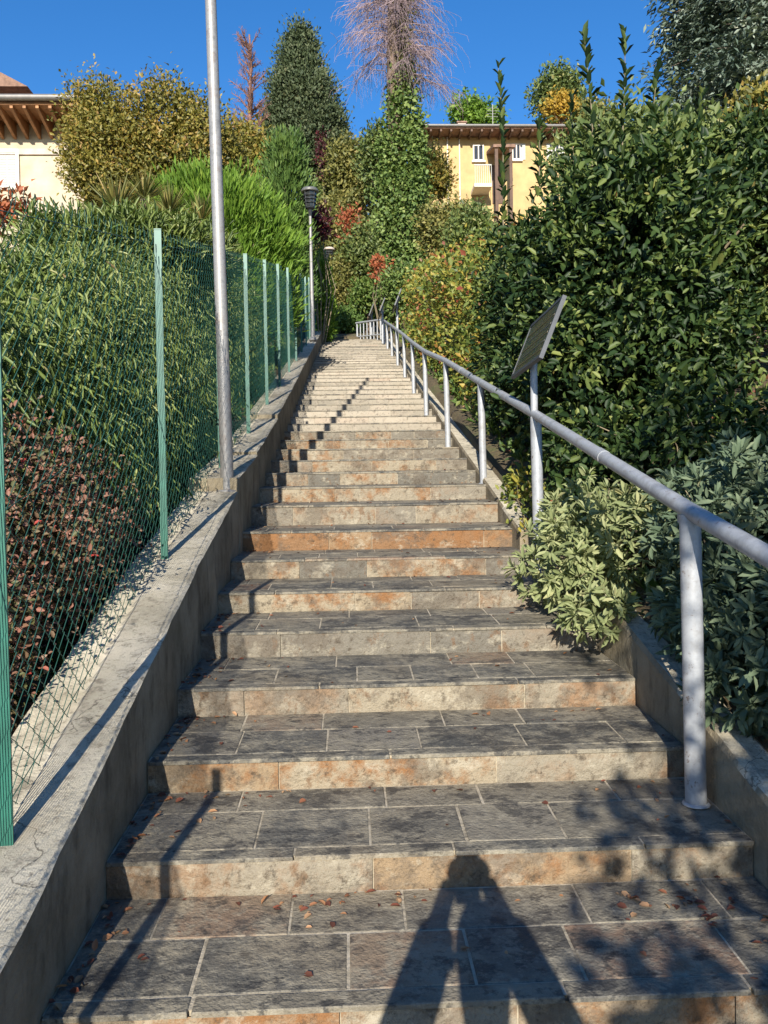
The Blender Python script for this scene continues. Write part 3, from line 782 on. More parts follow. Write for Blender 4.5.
rosebush('grey green sage bush at the right edge of the picture', (1.9, 2.6, -.7), [(1.75,2.7,-.35,.3,.35,.35),(2.1,3.3,-.15,.45,.5,.42),(1.50,2.35,-.66,.2,.3,.2),(1.42,2.9,-.50,.2,.3,.25),(1.33,2.78,-.66,.15,.3,.17),(1.34,3.15,-.50,.14,.3,.18),(2.3,3.9,-.15,.5,.5,.35)], 43, 1450, LM['greygreen'])
shrub('dark_shrub', 'shaded broad leaved shrub between the sage and the tall hedge', 'shrub', (2.0, 4.9, H(2,4.9)), [(1.72,5.1,.1,.42,.5,.45),(2.2,5.2,.25,.55,.5,.45),(2.9,5.3,.1,.6,.5,.35)], 44, 620, 10, .06, .07, .035, LM['laurel'], fine=True, stems=30, stem_r=.01, zmin=lambda x, y: H(x, y)+.02)
shrub('small_weed', 'small leafy weed with a rusty leaf at the foot of the second rail post', 'plant', (1.16, 5.35, -.28), [(1.2,5.4,-.14,.12,.25,.16),(1.22,5.9,.0,.1,.25,.15)], 45, 60, 9, .03, .05, .025, LM['autumn'], fine=True, stems=8, stem_r=.004)
# sunny bank plants at far right
shrub('bank_shrub', 'sunlit yellowish shrub on the leaf covered bank at far right', 'shrub', (4.6, 9.6, H(4.6,9.6)), [(4.7,9.8,H(4.6,9.6)+.45,.7,.6,.4),(5.6,10.3,H(5.6,10.3)+.5,.7,.6,.5)], 46, 200, 9, .1, .08, .04, LM['olive'], stems=12, zmin=lambda x, y: H(x, y))
shrub('bank_shrub', 'reddish low shrub on the bank just right of the hedge gap', 'shrub', (4.1, 8.5, H(4.1,8.5)), [(4.3,8.7,H(4.1,8.5)+.15,.5,.5,.3)], 47, 90, 9, .08, .07, .04, LM['redshrub'], stems=10, zmin=lambda x, y: H(x, y))

# blue spruce, top right
def conifer(name, label, bx, by, h, rad, seed, mat, tiers=26, droop=.35, L=.16, W=.05, nb=13, per=70, group=None, spread=.10, bare=.1, pow_=.8):
    rg = np.random.default_rng(seed); base = np.array([bx, by, H(bx, by)-.1])
    t = empty(name, base, label, 'tree', group)
    trunk(t, base, base+[0, 0, h], .02*h+.04, M['bark'], seed)
    P=[];A=[];N_=[];val=[]; mb = MB()
    for i in range(tiers):
        k = (i+.5)/tiers; z = base[2]+h*(bare+(1-bare)*k); R_ = rad*(1-k)**pow_+.08
        for j in range(nb):
            th = rg.uniform(0, 2*math.pi); rr = R_*rg.uniform(.75, 1.12); d = np.array([math.cos(th), math.sin(th), 0])
            s = np.linspace(0, 1, 6); pts = [np.array([bx, by, z])+d*rr*q_+np.array([0,0,(-droop*q_**1.5+.25*droop*q_**3)*rr]) for q_ in s]
            mb.tube(pts, [.02,.016,.012,.009,.006,.004], 4, caps=False)
            u_ = rg.random(per)**.6; cv = rg.random()
            c = np.array([np.array([bx, by, z])+d*rr*q_+np.array([0,0,(-droop*q_**1.5+.25*droop*q_**3)*rr]) for q_ in u_])
            side = np.cross(d, [0,0,1.]); lat = rg.normal(size=per)*rr*.16*(1.1-u_*.6)
            c = c+side*lat[:,None]+rg.normal(size=(per,3))*spread*.5-np.array([0,0,1.])*abs(rg.normal(size=per)[:,None])*spread*1.1
            P.append(c); A.append(d*.7+side*np.sign(lat)[:,None]*.5+rg.normal(size=(per,3))*.45-np.array([0,0,.35])); N_.append(np.array([0,0,1.])+rg.normal(size=(per,3))*.5); val.append(np.clip(.5*cv+.5*rg.random(per),0,1))
    mb.build('branch', M['bark'], t)
    P=np.concatenate(P);A=np.concatenate(A);N_=np.concatenate(N_);val=np.concatenate(val); sz=rg.uniform(.6,1.3,len(P))
    leaves('foliage', P, A, N_, L*sz, W*sz, val, mat, t)
    return t
q = at(768, 60, 15)
conifer('blue_spruce', 'silvery blue spruce leaning into the top right corner', 7.95, 15.2, 14.5, 2.3, 51, LM['spruce'], 36, .5, .14, .048, 18, 380, spread=.22, bare=.12, pow_=.45)

# trees over the right hedge
def tree(name, label, px, py, Y, wpx, hpx, seed, mat, n, per, cr, L, W, lobes=None, group=None, ry=None, trunk_r=.14, gap=.0, shell=.5, nlimb=26, base=None, bark='bark', **kw):
    """rounded tree; (px,py) centre of crown in the photograph, placed at distance Y"""
    c0 = at(px, py, Y); a = wpx*Y/F; c = hpx*Y/F; ry = ry or a
    b = base if base is not None else (c0[0], Y, H(c0[0], Y)-.05)
    if lobes is None:
        rg = np.random.default_rng(seed+7); lobes = [(c0[0], Y, c0[2], a*.62, ry*.62, c*.7)]
        for i in range(7):
            th = rg.uniform(0, 6.28); ph = rg.uniform(-.7, .9)
            lobes.append((c0[0]+a*.55*math.cos(th)*math.cos(ph), Y+ry*.55*math.sin(th)*math.cos(ph), c0[2]+c*.6*math.sin(ph), a*.42, ry*.42, c*.38))
    else: lobes = pxlobes(lobes)
    t = empty(name, b, label, 'tree', group)
    trunk(t, b, (c0[0], Y, c0[2]+.3*c), trunk_r, M[bark], seed)
    fo, cl = foliage(t, seed, lobes, n, per, cr, L, W, mat, gap=gap, shell=shell, name='crown', zmin=lambda x, y: H(x, y)+.1, **kw)
    bb = np.array(b); cc = np.array([c0[0], Y, c0[2]])
    def start(tg):
        zt = min(cc[2]+.2*c, max(bb[2]+.3, tg[2]-abs(tg[0]-cc[0])*.9-.3)); k = (zt-bb[2])/(cc[2]+.3*c-bb[2]+1e-6)
        return bb*(1-k)+np.array([c0[0], Y, c0[2]+.3*c])*k
    branches(t, seed+2, b, cl, trunk_r*.35, M[bark], 'limb', nlimb, 5, .03, .15, start)
    return t

tree('hedge_tree', 'bushy dark green tree growing behind the shoots of the laurel hedge', 640, 172, 9.5, 110, 55, 61, LM['mid'], 700, 14, .16, .11, .05, ry=1.2)
tree('hedge_tree', 'dark leafy tree below the blue spruce at the right edge', 750, 188, 9.5, 90, 72, 62, LM['laurel'], 900, 14, .14, .11, .05, ry=1.2)
tree('autumn_tree', 'small orange tinged shrub crown under the blue spruce', 762, 112, 12, 26, 20, 63, LM['bronze'], 160, 14, .13, .10, .06, ry=.6)

# ------------------------------------------------------------------ left side plants
zl = lambda x, y: H(x, y)+.02
def lshrub(label, base, lobes, seed, n, **kw):
    return shrub('narrow_leaf_shrub', label, 'shrub', base, lobes, seed, int(n*1.25), 18, .085, .072, .0145, LM['willow'], 'narrow leaved shrubs behind the fence', stems=26, stem_r=.012, droop=.85, upb=0, outb=.35, rnd=.8, shell=.55, fine=True, zmin=zl, **kw)
lshrub('narrow leaved shrub pressed behind the nearest fence panel', (-2.0, 3.6, H(-2,3.6)), [(-1.85,3.6,.40,.6,.9,.64),(-2.3,3.8,.38,.7,.8,.68),(-1.55,4.3,.35,.42,.5,.7),(-2.9,3.9,.35,.7,.8,.8)], 71, 2000)
lshrub('narrow leaved shrub behind the second fence panel', (-1.9, 5.4, H(-1.9,5.4)), [(-1.7,5.3,.75,.6,.9,.85),(-2.3,5.3,.75,.8,.9,.95),(-1.65,5.2,.1,.55,.8,.5)], 72, 1800)
lshrub('narrow leaved shrub behind the tall metal pole', (-1.9, 7.2, H(-1.9,7.2)), [(-1.8,7.2,1.15,.65,1.0,.95),(-2.6,7.4,1.2,.9,1.0,.95),(-1.65,7.0,.5,.5,.8,.5)], 73, 1500)
lshrub('narrow leaved shrub farthest up behind the fence', (-2.0, 9.6, H(-2,9.6)), [(-1.9,9.5,1.75,.7,1.3,.9),(-1.8,11.5,2.2,.6,1.0,.9),(-2.6,10,1.8,.8,1.3,1.0)], 74, 1300)
shrub('red_shrub', 'low shrub of tiny red and green leaves at the foot of the first fence panel', 'shrub', (-1.7, 2.9, H(-1.7,2.9)), [(-1.36,2.75,-.46,.28,.5,.46),(-1.46,3.3,-.08,.42,.6,.44),(-1.38,4.0,-.12,.30,.4,.42),(-1.32,3.55,-.35,.25,.45,.35),(-1.38,2.2,-.80,.28,.4,.42),(-1.85,2.8,-.25,.45,.5,.48),(-1.75,3.2,-.7,.45,.5,.4)], 75, 5000, 15, .05, .026, .015, LM['redshrub'], stems=60, stem_r=.006, fine=True, shell=.5, zmin=zl, cvar=.6)
shrub('red_shrub', 'small reddish shrub behind the second green fence post', 'shrub', (-1.4, 4.6, H(-1.4,4.6)), [(-1.38,4.6,-.15,.25,.55,.26)], 76, 420, 13, .045, .026, .014, LM['redshrub'], stems=20, stem_r=.005, fine=True, zmin=zl)
shrub('narrow_leaf_shrub', 'narrow leaved shrub tops massed under the yucca heads', 'shrub', (-3.0, 8.4, H(-3,8.4)), pxlobes([(95,250,8.0,30,18,.5),(135,246,8.0,30,20,.5),(175,252,8.4,28,18,.5),(205,260,9,24,16,.5),(60,246,8.0,28,12,.5)]), 77, 1500, 15, .085, .11, .02, LM['willow'], 'narrow leaved shrubs behind the fence', stems=26, stem_r=.015, upb=.5, outb=.5, rnd=.8, shell=.7, fine=True, zmin=zl)
# yuccas above the fence
def yucca(label, x, y, z, seed):
    t = empty('yucca', (x, y, H(x, y)), label, 'plant', 'spiky yucca heads behind the fence')
    m_ = MB(); m_.tube([(x, y, H(x, y)), (x+.05, y, z)], [.07, .05], 8); m_.build('stem', M['bark'], t)
    rg = np.random.default_rng(seed); n = 150; d = unit(rg.normal(size=(n,3))+[0,0,.55])
    P = np.repeat([[x+.05, y, z]], n, 0)+d*.03
    leaves('leaf_rosette', P, d, rg.normal(size=(n,3))*.3+[0,0,1.], rg.uniform(.25,.42,n), np.full(n,.022), rg.random(n), LM['olive'], t)
for i, (px_, py_, Y, lb) in enumerate(((112,213,8.5,'spiky yucca head left of the second fence post, before the cream house'),(165,215,10,'spiky yucca head just above the second fence post'),(198,222,11.5,'spiky yucca head immediately left of the tall metal pole'),(140,200,10.5,'topmost spiky yucca head under the bronze tree'))):
    q = at(px_, py_, Y); yucca(lb, q[0], Y, q[2], 80+i)

# bright feathery conifer bush
def feather(label, base, lobes, seed, n, mat, name='feathery_conifer', L=.16, W=.03, per=22, cr=.10):
    return shrub(name, label, 'shrub', base, lobes, seed, n, per, cr, L, W, mat, stems=20, stem_r=.03, upb=.75, outb=.75, rnd=.45, shell=.5, zmin=zl, cvar=.6)
L_ = pxlobes([(190,232,14,40,52,1.0),(225,232,14,45,52,1.1),(262,248,14.5,34,40,1.0),(250,222,14.5,28,30,.8),(205,205,14,28,28,.8)])
feather('bright lime green feathery conifer spreading above the fence', (-2.6, 14.2, H(-2.6,14.2)), L_+[(l[0],l[1],l[2]-.9,l[3],l[4],l[5]) for l in L_], 91, 1900, LM['bright'])
L_ = pxlobes([(286,160,21,17,28,.5),(285,200,21,24,45,.6),(286,240,21,26,45,.7),(287,285,21,26,45,.7)])
feather('narrow dark green thuja column behind the black lantern', (L_[1][0], 21, H(L_[1][0],21)), L_, 92, 1300, LM['thuja'], 'thuja', .15, .04, 18, .09)
L_ = pxlobes([(318,285,24,9,28,.4),(322,315,24,9,28,.4)])
feather('small bright green conifer between the two street lamps', (L_[1][0], 24, H(L_[1][0],24)), L_, 93, 300, LM['bright'], 'small_conifer', .18, .05, 18, .1)

tree('bronze_tree', 'broad tree with bronze and olive leaves beside the cream house', 150, 140, 17, 88, 68, 101, LM['bronze'], 3600, 18, .12, .085, .045,
     lobes=[(105,128,17,36,42,1.1),(165,126,17,38,42,1.2),(205,148,17,32,42,1.0),(125,165,17,55,45,1.3),(180,170,17,50,40,1.2),(225,165,17.3,22,40,.8),(95,165,17,28,38,.8),(150,195,17,60,28,1.0)], gap=.25, shell=.55, trunk_r=.16, cvar=.65, nlimb=50)
tree('low_tree', 'low olive toned tree showing left of the thuja column', 255, 160, 26, 28, 32, 102, LM['bronze'], 420, 13, .22, .18, .10, ry=.9)
# bare red tree
def bare_tree(name, label, px_, ytop, ybase, Y, wpx, seed, mat, n=60, group=None, up_=.9, r=.12, tw=.012):
    b = at(px_, ybase, Y); tp = at(px_, ytop, Y); bz = H(b[0], Y)-.1
    t = empty(name, (b[0], Y, bz), label, 'tree', group)
    h = tp[2]-bz; trunk(t, (b[0], Y, bz), (b[0], Y, tp[2]), r, mat, seed, wob=.015)
    rg = np.random.default_rng(seed); mb = MB(); tb = MB(); w = wpx*Y/F
    for i in range(n):
        k = rg.uniform(.25, .97); s = np.array([b[0], Y, bz+h*k]); th = rg.uniform(0, 6.28); ln = w*(1.15-k*.75)*rg.uniform(.7,1.1)
        d = np.array([math.cos(th), math.sin(th), up_]); d = d/np.linalg.norm(d)*ln*1.25
        pts = [s+d*q_+rg.normal(size=3)*.03*ln for q_ in (0,.3,.6,1)]; mb.tube(pts, [tw*3,tw*2.2,tw*1.5,tw*.8], 4, caps=False)
        for j in range(16):
            q_ = rg.uniform(.25, 1); s2 = s+d*q_; d2 = unit(d/ln*.6+rg.normal(size=3)*.7+[0,0,.35])*ln*rg.uniform(.2,.42)
            tb.tube([s2, s2+d2*.5+rg.normal(size=3)*.02, s2+d2], [tw*.9,tw*.7,tw*.5], 3, caps=False)
    mb.build('limb', mat, t); tb.build('twig', mat, t)
    return t
bare_tree('bare_tree', 'leafless reddish tree standing left of the dark cypress', 253, 34, 165, 34, 34, 111, M['bark_red'], 150)
# dark cypress: layered clumps
tree('cypress', 'tall dark evergreen rising against the sky left of centre', 300, 90, 40, 38, 70, 112, LM['cypress'], 3600, 20, .22, .17, .08,
     lobes=[(301,40,40,12,13,.8),(300,58,40,18,18,1.0),(302,78,40,24,22,1.4),(306,102,40,31,24,1.7),(312,128,40,34,24,1.8),(285,100,40,16,30,1.0),(280,130,40,18,28,1.0),(305,155,40,42,24,1.8),(330,140,40,17,18,1.0)], shell=.6, gap=.15, upb=.6, outb=.6, trunk_r=.3)
# ivy-clad tree with bare weeping twigs
q = at(402, 330, 32); bx, bz = q[0], H(q[0], 32)-.2
ivy = empty('ivy_tree', (bx, 32, bz), 'tall ivy wrapped tree with bare drooping purplish twigs against the sky', 'tree')
ztop = at(402, -120, 32)[2]
trunk(ivy, (bx, 32, bz), (bx-.25, 32, ztop), .38, M['bark'], 121, wob=.01)
lob = pxlobes([(404,85,32,10,28,.4),(403,120,32,17,30,.6),(402,155,32,22,32,.8),(402,195,32,24,34,.9),(402,235,32,27,36,1.0),(400,270,32,30,30,1.1),(398,300,32,28,26,1.1)])
foliage(ivy, 122, lob, 1500, 14, .17, .17, .12, LM['ivy'], shell=.35, droop=.3, name='ivy', cvar=.4)
lob = pxlobes([(402,60,32,9,40,.35),(402,20,32,8,40,.3)])
foliage(ivy, 123, lob, 220, 9, .14, .14, .09, LM['olive'], shell=.6, droop=.6, name='dry_ivy')
rg = np.random.default_rng(124); mb = MB(); tb = MB()
ztw0, ztw1 = at(402, 105, 32)[2], at(402, -90, 32)[2]
for i in range(190):
    z = rg.uniform(ztw0+.7, ztw1); k = (z-ztw0)/(ztw1-ztw0); th = rg.uniform(0, 6.28)
    ln = (2.75*(1-.55*k)+.1)*rg.uniform(.5, 1.0); d = np.array([math.cos(th), math.sin(th), 0])
    s = np.array([bx-.12, 32, z])
    pts = [s, s+d*ln*.35+[0,0,.12*ln], s+d*ln*.7+[0,0,.0], s+d*ln+[0,0,-.35*ln]]
    mb.tube(pts, [.030,.021,.013,.008], 4, caps=False)
    for j in range(21):
        q_ = rg.uniform(.12, 1.0); p0 = s+d*ln*q_+np.array([0,0,.1*ln*(1-q_)-.3*ln*max(0,q_-.7)]); hl = rg.uniform(.3, 1.35)*(.5+.5*(1-k))*(1.1-.35*q_)
        o1 = rg.normal(size=3)*[.32,.32,.10]+d*.28*rg.random()
        tb.tube([p0, p0+o1*.6+[0,0,-hl*.25], p0+o1+[0,0,-hl*.6], p0+o1*1.1+rg.normal(size=3)*.04+[0,0,-hl]], [.0075,.006,.005,.003], 3, caps=False)
mb.build('limb', M['larch_twig'], ivy); tb.build('drooping_twig', M['larch_twig'], ivy)

# background shrubs and trees on the slope
bg = [
 ('background_tree','tall olive tree closing the view far behind the lower lamp',340,235,44,34,62,'olive',900,.25,.22,.12),
 ('background_tree','tall mid green tree far behind the ivy trunk',395,240,43,40,60,'mid',900,.25,.22,.12),
 ('background_tree','golden olive tree just left of the ivy wrapped tree',355,175,36,30,45,'olive',700,.22,.19,.10),
 ('background_tree','green tree hugging the left flank of the ivy wrapped tree',378,165,33,16,42,'mid',420,.2,.18,.09),
 ('background_tree','dusty olive shrub mass behind the lower lamp',338,235,34,30,45,'olive',650,.2,.17,.09),
 ('background_tree','mid green shrub below the ivy, left of the hedge',364,258,29,18,36,'mid',420,.18,.15,.08),
 ('background_tree','yellowish green shrub at the head of the steps',345,290,29,22,35,'olive',520,.15,.13,.07),
 ('background_tree','leafy bush behind the distant barrier',368,298,28,14,20,'weed',320,.13,.12,.07),
 ('background_tree','dark green low bush at the very end of the path',348,322,28,16,14,'thuja',260,.12,.12,.06),
 ('background_tree','round green shrub right of the ivy trunk',446,235,27,26,38,'olive',700,.17,.14,.08),
 ('background_tree','brownish green tree below the left end of the ochre house',430,172,36,18,30,'bronze',420,.22,.18,.10),
 ('background_tree','leafy green tree hiding the foot of the ochre house',462,232,30,26,28,'mid',520,.18,.15,.08),
 ('background_tree','shadowed green shrub behind the mixed hedge',405,300,24,26,34,'ivy',520,.14,.12,.07),
 ('background_tree','grey green shrub behind the left fence end',325,200,38,18,34,'mid',340,.2,.18,.1),
 ('background_tree','green shrub rising over the mixed hedge beside the laurel',468,240,20,20,32,'mid',420,.15,.12,.06),
 ('background_tree','low green thicket left of the thuja behind the fence',262,210,27,30,40,'mid',420,.2,.16,.09),
 ('background_tree','mossy shrub between the cypress and the bright conifer',235,190,24,26,28,'bronze',360,.18,.14,.08),
 ('rooftop_tree','yellow green tree showing left of the chimneys over the ochre roof',478,118,58,32,20,'bright',300,.35,.3,.16),
 ('rooftop_tree','rounded green tree over the right part of the ochre roof',556,100,56,30,34,'mid',460,.35,.3,.16),
 ('rooftop_tree','small golden leaved tree in front of the green one over the ochre roof',562,108,50,17,13,'yellow',160,.25,.22,.13),
 ('rooftop_tree','green tree far right over the ochre roof behind the tall shoots',600,125,50,26,26,'olive',300,.3,.25,.14),
]
for i, (nm, lb, px_, py_, Y, a, c, mt, n, cr, L, W) in enumerate(bg):
    tree(nm, lb, px_, py_, Y, a, c, 200+i*3, LM[mt], n, 14, cr, L, W, group='trees and shrubs on the slope behind', ry=max(1.0, a*Y/F*.8), trunk_r=.1, nlimb=16)
def accent(nm, label, cat, spec, seed, mt, n=60):
    L_ = pxlobes(spec); b = (L_[0][0], L_[0][1], H(L_[0][0], L_[0][1]))
    return shrub(nm, label, cat, b, L_, seed, n, 12, .12, .14, .07, LM[mt], stems=8, stem_r=.02, zmin=zl)
accent('rust_shrub', 'rust red dead branch of leaves left of the ivy wrapped tree', 'shrub', [(350,218,31,9,10,.4),(351,236,31,7,12,.4)], 301, 'rust', 55)
accent('rust_shrub', 'small bright rust red shrub low beside the ivy trunk', 'shrub', [(380,270,27,5,10,.3)], 302, 'rust', 30)
accent('burgundy_shrub', 'dark burgundy shrub right of the black lantern', 'shrub', [(318,224,23,8,13,.4)], 303, 'burgundy', 80)
accent('burgundy_tree', 'slim red leaved sapling between cypress and golden tree', 'shrub', [(322,148,37,3,18,.2),(324,170,37,5,18,.3)], 304, 'burgundy', 60)

# ------------------------------------------------------------------ ochre house
HY = 46.0
def hx(px_): return at(px_, 130, HY)[0]
def hz(py_, px_=480): return at(px_, py_, HY)[2]
x0, x1 = hx(428), hx(640); ez = hz(137, 470)+.0; gz = H(x0, HY)-3
house = empty('ochre_house', ((x0+x1)/2, HY, gz), 'ochre yellow house with long low roof above the hedges', 'house')
p = MB(); p.box(x0, x1, HY, HY+9, gz, ez-.02); wl = p.build('wall', M['yellow_wall'], house)
p = MB()
a, b_, c, d = x0-.75, x1+.75, HY-1.1, HY+10
# hip roof with thickness
p.add([(a,c,ez),(b_,c,ez),(b_,d,ez),(a,d,ez),(a,c,ez+.18),(b_,c,ez+.18),(b_,d,ez+.18),(a,d,ez+.18),(a+4.5,HY+4.5,ez+1.5),(b_-4.5,HY+4.5,ez+1.5)],
      [(0,3,2,1),(0,1,5,4),(1,2,6,5),(2,3,7,6),(3,0,4,7),(4,5,9,8),(5,6,9),(6,7,8,9),(7,4,8)])
rf = p.build('roof', M['tile'], house)
p = MB(); p.tube([(a,c-.07,ez+.12),(b_,c-.07,ez+.12)], .075, 8); p.build('gutter', M['gutter'], rf)
p = MB()
for xx in np.arange(a+.2, b_, .55): p.box(xx, xx+.1, c+.05, HY-.01, ez-.14, ez-.003)
p.build('rafter_row', M['darkwood'], rf)
def chim(px_, w, top, mat, nm='chimney'):
    X = hx(px_); z0_ = ez+.3; zt = hz(top, px_)
    p = MB(); p.box(X-w/2, X+w/2, HY+1.2, HY+1.2+w, z0_-.3, zt); c_ = p.build(nm, mat, rf)
    p = MB(); p.box(X-w/2-.06, X+w/2+.06, HY+1.14, HY+1.26+w, zt+.002, zt+.08); p.build('chimney_cap', M['tile'], c_)
chim(465, .45, 113, M['chimney']); chim(500, .5, 117, M['redchimney']); chim(514, .9, 121, M['chimney'])
p = MB(); X = hx(499); p.tube([(X, HY+1.9, ez+.5), (X, HY+1.9, hz(88, 499))], .025, 6)
for k in range(4): p.tube([(X-.35, HY+1.9, hz(92+3*k, 499)), (X+.35, HY+1.9, hz(92+3*k, 499))], .012, 5)
p.build('antenna', M['galv'], rf)
def window(pxc, pyt, pyb, wpx, shutters=True):
    X = hx(pxc); w_ = wpx*HY/F/2; zt, zb = hz(pyt, pxc), hz(pyb, pxc)
    p = MB(); fr = .07
    for (q0, q1, r0_, r1_) in ((X-w_, X-w_+fr, zb, zt), (X+w_-fr, X+w_, zb, zt), (X-w_+fr, X+w_-fr, zt-fr, zt), (X-w_+fr, X+w_-fr, zb, zb+fr), (X-.03, X+.03, zb+fr, zt-fr)):
        p.box(q0, q1, HY-.06, HY+.02, r0_, r1_)
    f_ = p.build('window', M['whitetrim'], house)
    p = MB(); p.box(X-w_+fr, X+w_-fr, HY-.02, HY+.01, zb+fr, zt-fr); p.build('pane', M['pane'], f_)
    p = MB(); p.box(X-w_-.08, X+w_+.08, HY-.14, HY+.01, zb-.1, zb-.002); p.build('sill', M['whitetrim'], f_)
    if shutters:
        for s_ in (-1, 1):
            a_ = X+s_*(w_+.02) if s_ > 0 else X-w_-.02-w_*.9
            p = MB(); p.box(a_, a_+w_*.9, HY-.05, HY-.004, zb, zt)
            for kz in np.arange(zb+.08, zt-.05, .09): p.box(a_+.05, a_+w_*.9-.05, HY-.062, HY-.051, kz, kz+.045)
            p.build('shutter', M['shutter'], f_)
window(478, 145, 161, 11, False); window(516, 144, 160, 9); window(555, 144, 160, 9)
# balcony and porch roof
X0, X1 = hx(470), hx(487); zb = hz(192, 478)
p = MB(); p.box(X0, X1, HY-1.3, HY-.004, zb-.18, zb); bal = p.build('balcony', M['whitetrim'], house)
p = MB()
for xx in np.arange(X0+.04, X1, .11): p.box(xx, xx+.025, HY-1.28, HY-1.255, zb+.003, zb+.95)
p.box(X0, X1, HY-1.29, HY-1.24, zb+.952, zb+1.01); p.build('balcony_railing', M['shutter'], bal)
X0, X1 = hx(486), hx(507); zt = hz(160, 495)
p = MB(); p.add([(X0,HY-2.2,zt-.05),(X1,HY-2.2,zt-.05),(X1,HY-.003,zt+.45),(X0,HY-.003,zt+.45),(X0,HY-2.2,zt-.2),(X1,HY-2.2,zt-.2),(X1,HY-.003,zt+.3),(X0,HY-.003,zt+.3)], [(0,1,2,3),(7,6,5,4),(0,4,5,1),(1,5,6,2),(2,6,7,3),(3,7,4,0)])
po = p.build('porch_roof', M['tile'], house)
for xx in (X0+.1, X1-.3):
    p = MB(); p.box(xx, xx+.16, HY-2.1, HY-1.94, zt-5, zt-.21); p.build('porch_post', M['darkwood'], po)
p = MB(); p.box(X0+.3, X0+1.0, HY-.05, HY-.004, zt-2.4, zt-.3); p.build('door', M['darkwood'], house)
for px_ in (447, 459):
    p = MB(); X = hx(px_); p.tube([(X, HY-.06, gz), (X, HY-.06, ez-.05)], .04, 6); p.build('drainpipe', M['whitetrim'], house)

# ------------------------------------------------------------------ cream house at left
CY = 24.0
pr_ = at(80, 98, CY-1.2); xr = pr_[0]; ezc = pr_[2]; gz = H(-8, CY)-2
ch = empty('cream_house', (xr, CY, gz), 'cream rendered house with orange timber eaves at the left edge', 'house')
W_ = 9.0; ang = R(-11)
parts = []
def cb(nm, mat, x0, x1, y0, y1, z0, z1, par=None):
    p = MB(); p.box(xr+x0, xr+x1, CY+y0, CY+y1, z0, z1); return p.build(nm, mat, par or ch)
ewall = ezc-.75
cb('wall', M['cream_wall'], -W_, -.9+.6, 0, 8, gz, ewall)
p = MB(); a, b_, c, d = xr-W_-.8, xr+.35, CY-1.2, CY+9
p.add([(a,c,ezc-.12),(b_,c,ezc-.12),(b_,d,ezc-.12),(a,d,ezc-.12),(a,c,ezc),(b_,c,ezc),(b_,d,ezc),(a,d,ezc),(a+4,CY+4,ezc+.75),(b_-4,CY+4,ezc+.75)],
      [(0,3,2,1),(0,1,5,4),(1,2,6,5),(2,3,7,6),(3,0,4,7),(4,5,9,8),(5,6,9),(6,7,8,9),(7,4,8)])
rf = p.build('roof', M['tile'], ch)
p = MB(); p.tube([(a,c-.08,ezc-.02),(b_,c-.08,ezc-.02)], .085, 8); p.build('gutter', M['gutter'], rf)
p = MB(); p.box(a+.02, b_-.02, c+.03, CY-.01, ezc-.16, ezc-.123)
for xx in np.arange(a+.1, b_-.1, .34):
    p.add([(xx,c+.06,ezc-.24),(xx+.08,c+.06,ezc-.24),(xx+.08,CY-.01,ewall-.12+.28),(xx,CY-.01,ewall-.12+.28),(xx,c+.06,ezc-.163),(xx+.08,c+.06,ezc-.163),(xx+.08,CY-.01,ezc-.163),(xx,CY-.01,ezc-.163)], [(0,3,2,1),(0,1,5,4),(1,2,6,5),(2,3,7,6),(3,0,4,7)])
p.build('timber_eave', M['wood'], rf)
cb('cornice', M['chimney'], -W_-.03, -.27, -.06, -.003, ewall-.28, ewall-.12)
cb('upper_wall', M['cream_wall'], -W_, -.31, .01, 7.9, ewall+.002, ezc-.17)
# windows
def cwin(pxa, pxb, pyt, pyb):
    a_, b2 = at(pxa, pyt, CY), at(pxb, pyb, CY); X0, X1, zt, zb = a_[0], b2[0], a_[2], b2[2]
    p = MB(); f = .09
    for q0 in ((X0-f, X0, zb, zt), (X1, X1+f, zb, zt), (X0-f, X1+f, zt, zt+f), (X0-f-.05, X1+f+.05, zb-f, zb-.002)): p.box(q0[0], q0[1], CY-.07, CY+.02, q0[2], q0[3])
    w_ = p.build('window', M['whitetrim'], ch)
    p = MB(); p.box(X0+.001, X1-.001, CY-.03, CY+.01, zb+.001, zt-.001)
    for kz in np.arange(zb+.05, zt-.05, .07): p.box(X0+.03, (X0+X1)/2-.02, CY-.042, CY-.031, kz, kz+.04); p.box((X0+X1)/2+.02, X1-.03, CY-.042, CY-.031, kz, kz+.04)
    p.build('shutter', M['shutter'], w_)
cwin(-2, 17, 153, 187); cwin(-48, -28, 153, 187)
# dormer / higher roof
q = at(5, 95, CY+4); 
p = MB(); xx0, xx1, zz, tt = q[0]-1.4, q[0]+1.1, q[2]-.2, at(5, 80, CY+4)[2]
p.add([(xx0,CY+3,zz),(xx1,CY+3,zz),(xx1,CY+6,zz),(xx0,CY+6,zz),(q[0]-.2,CY+3,tt),(q[0]-.2,CY+6,tt)], [(0,1,4),(1,2,5,4),(2,3,5),(3,0,4,5),(0,3,2,1)])
dm = p.build('dormer', M['tile'], rf)
# orange flowering plant at far left over the fence
accent('orange_shrub', 'orange flowered plant peeping over the fence at the left edge', 'shrub', [(4,205,12,14,6,.4),(-15,212,12,20,10,.5)], 305, 'rust', 40)

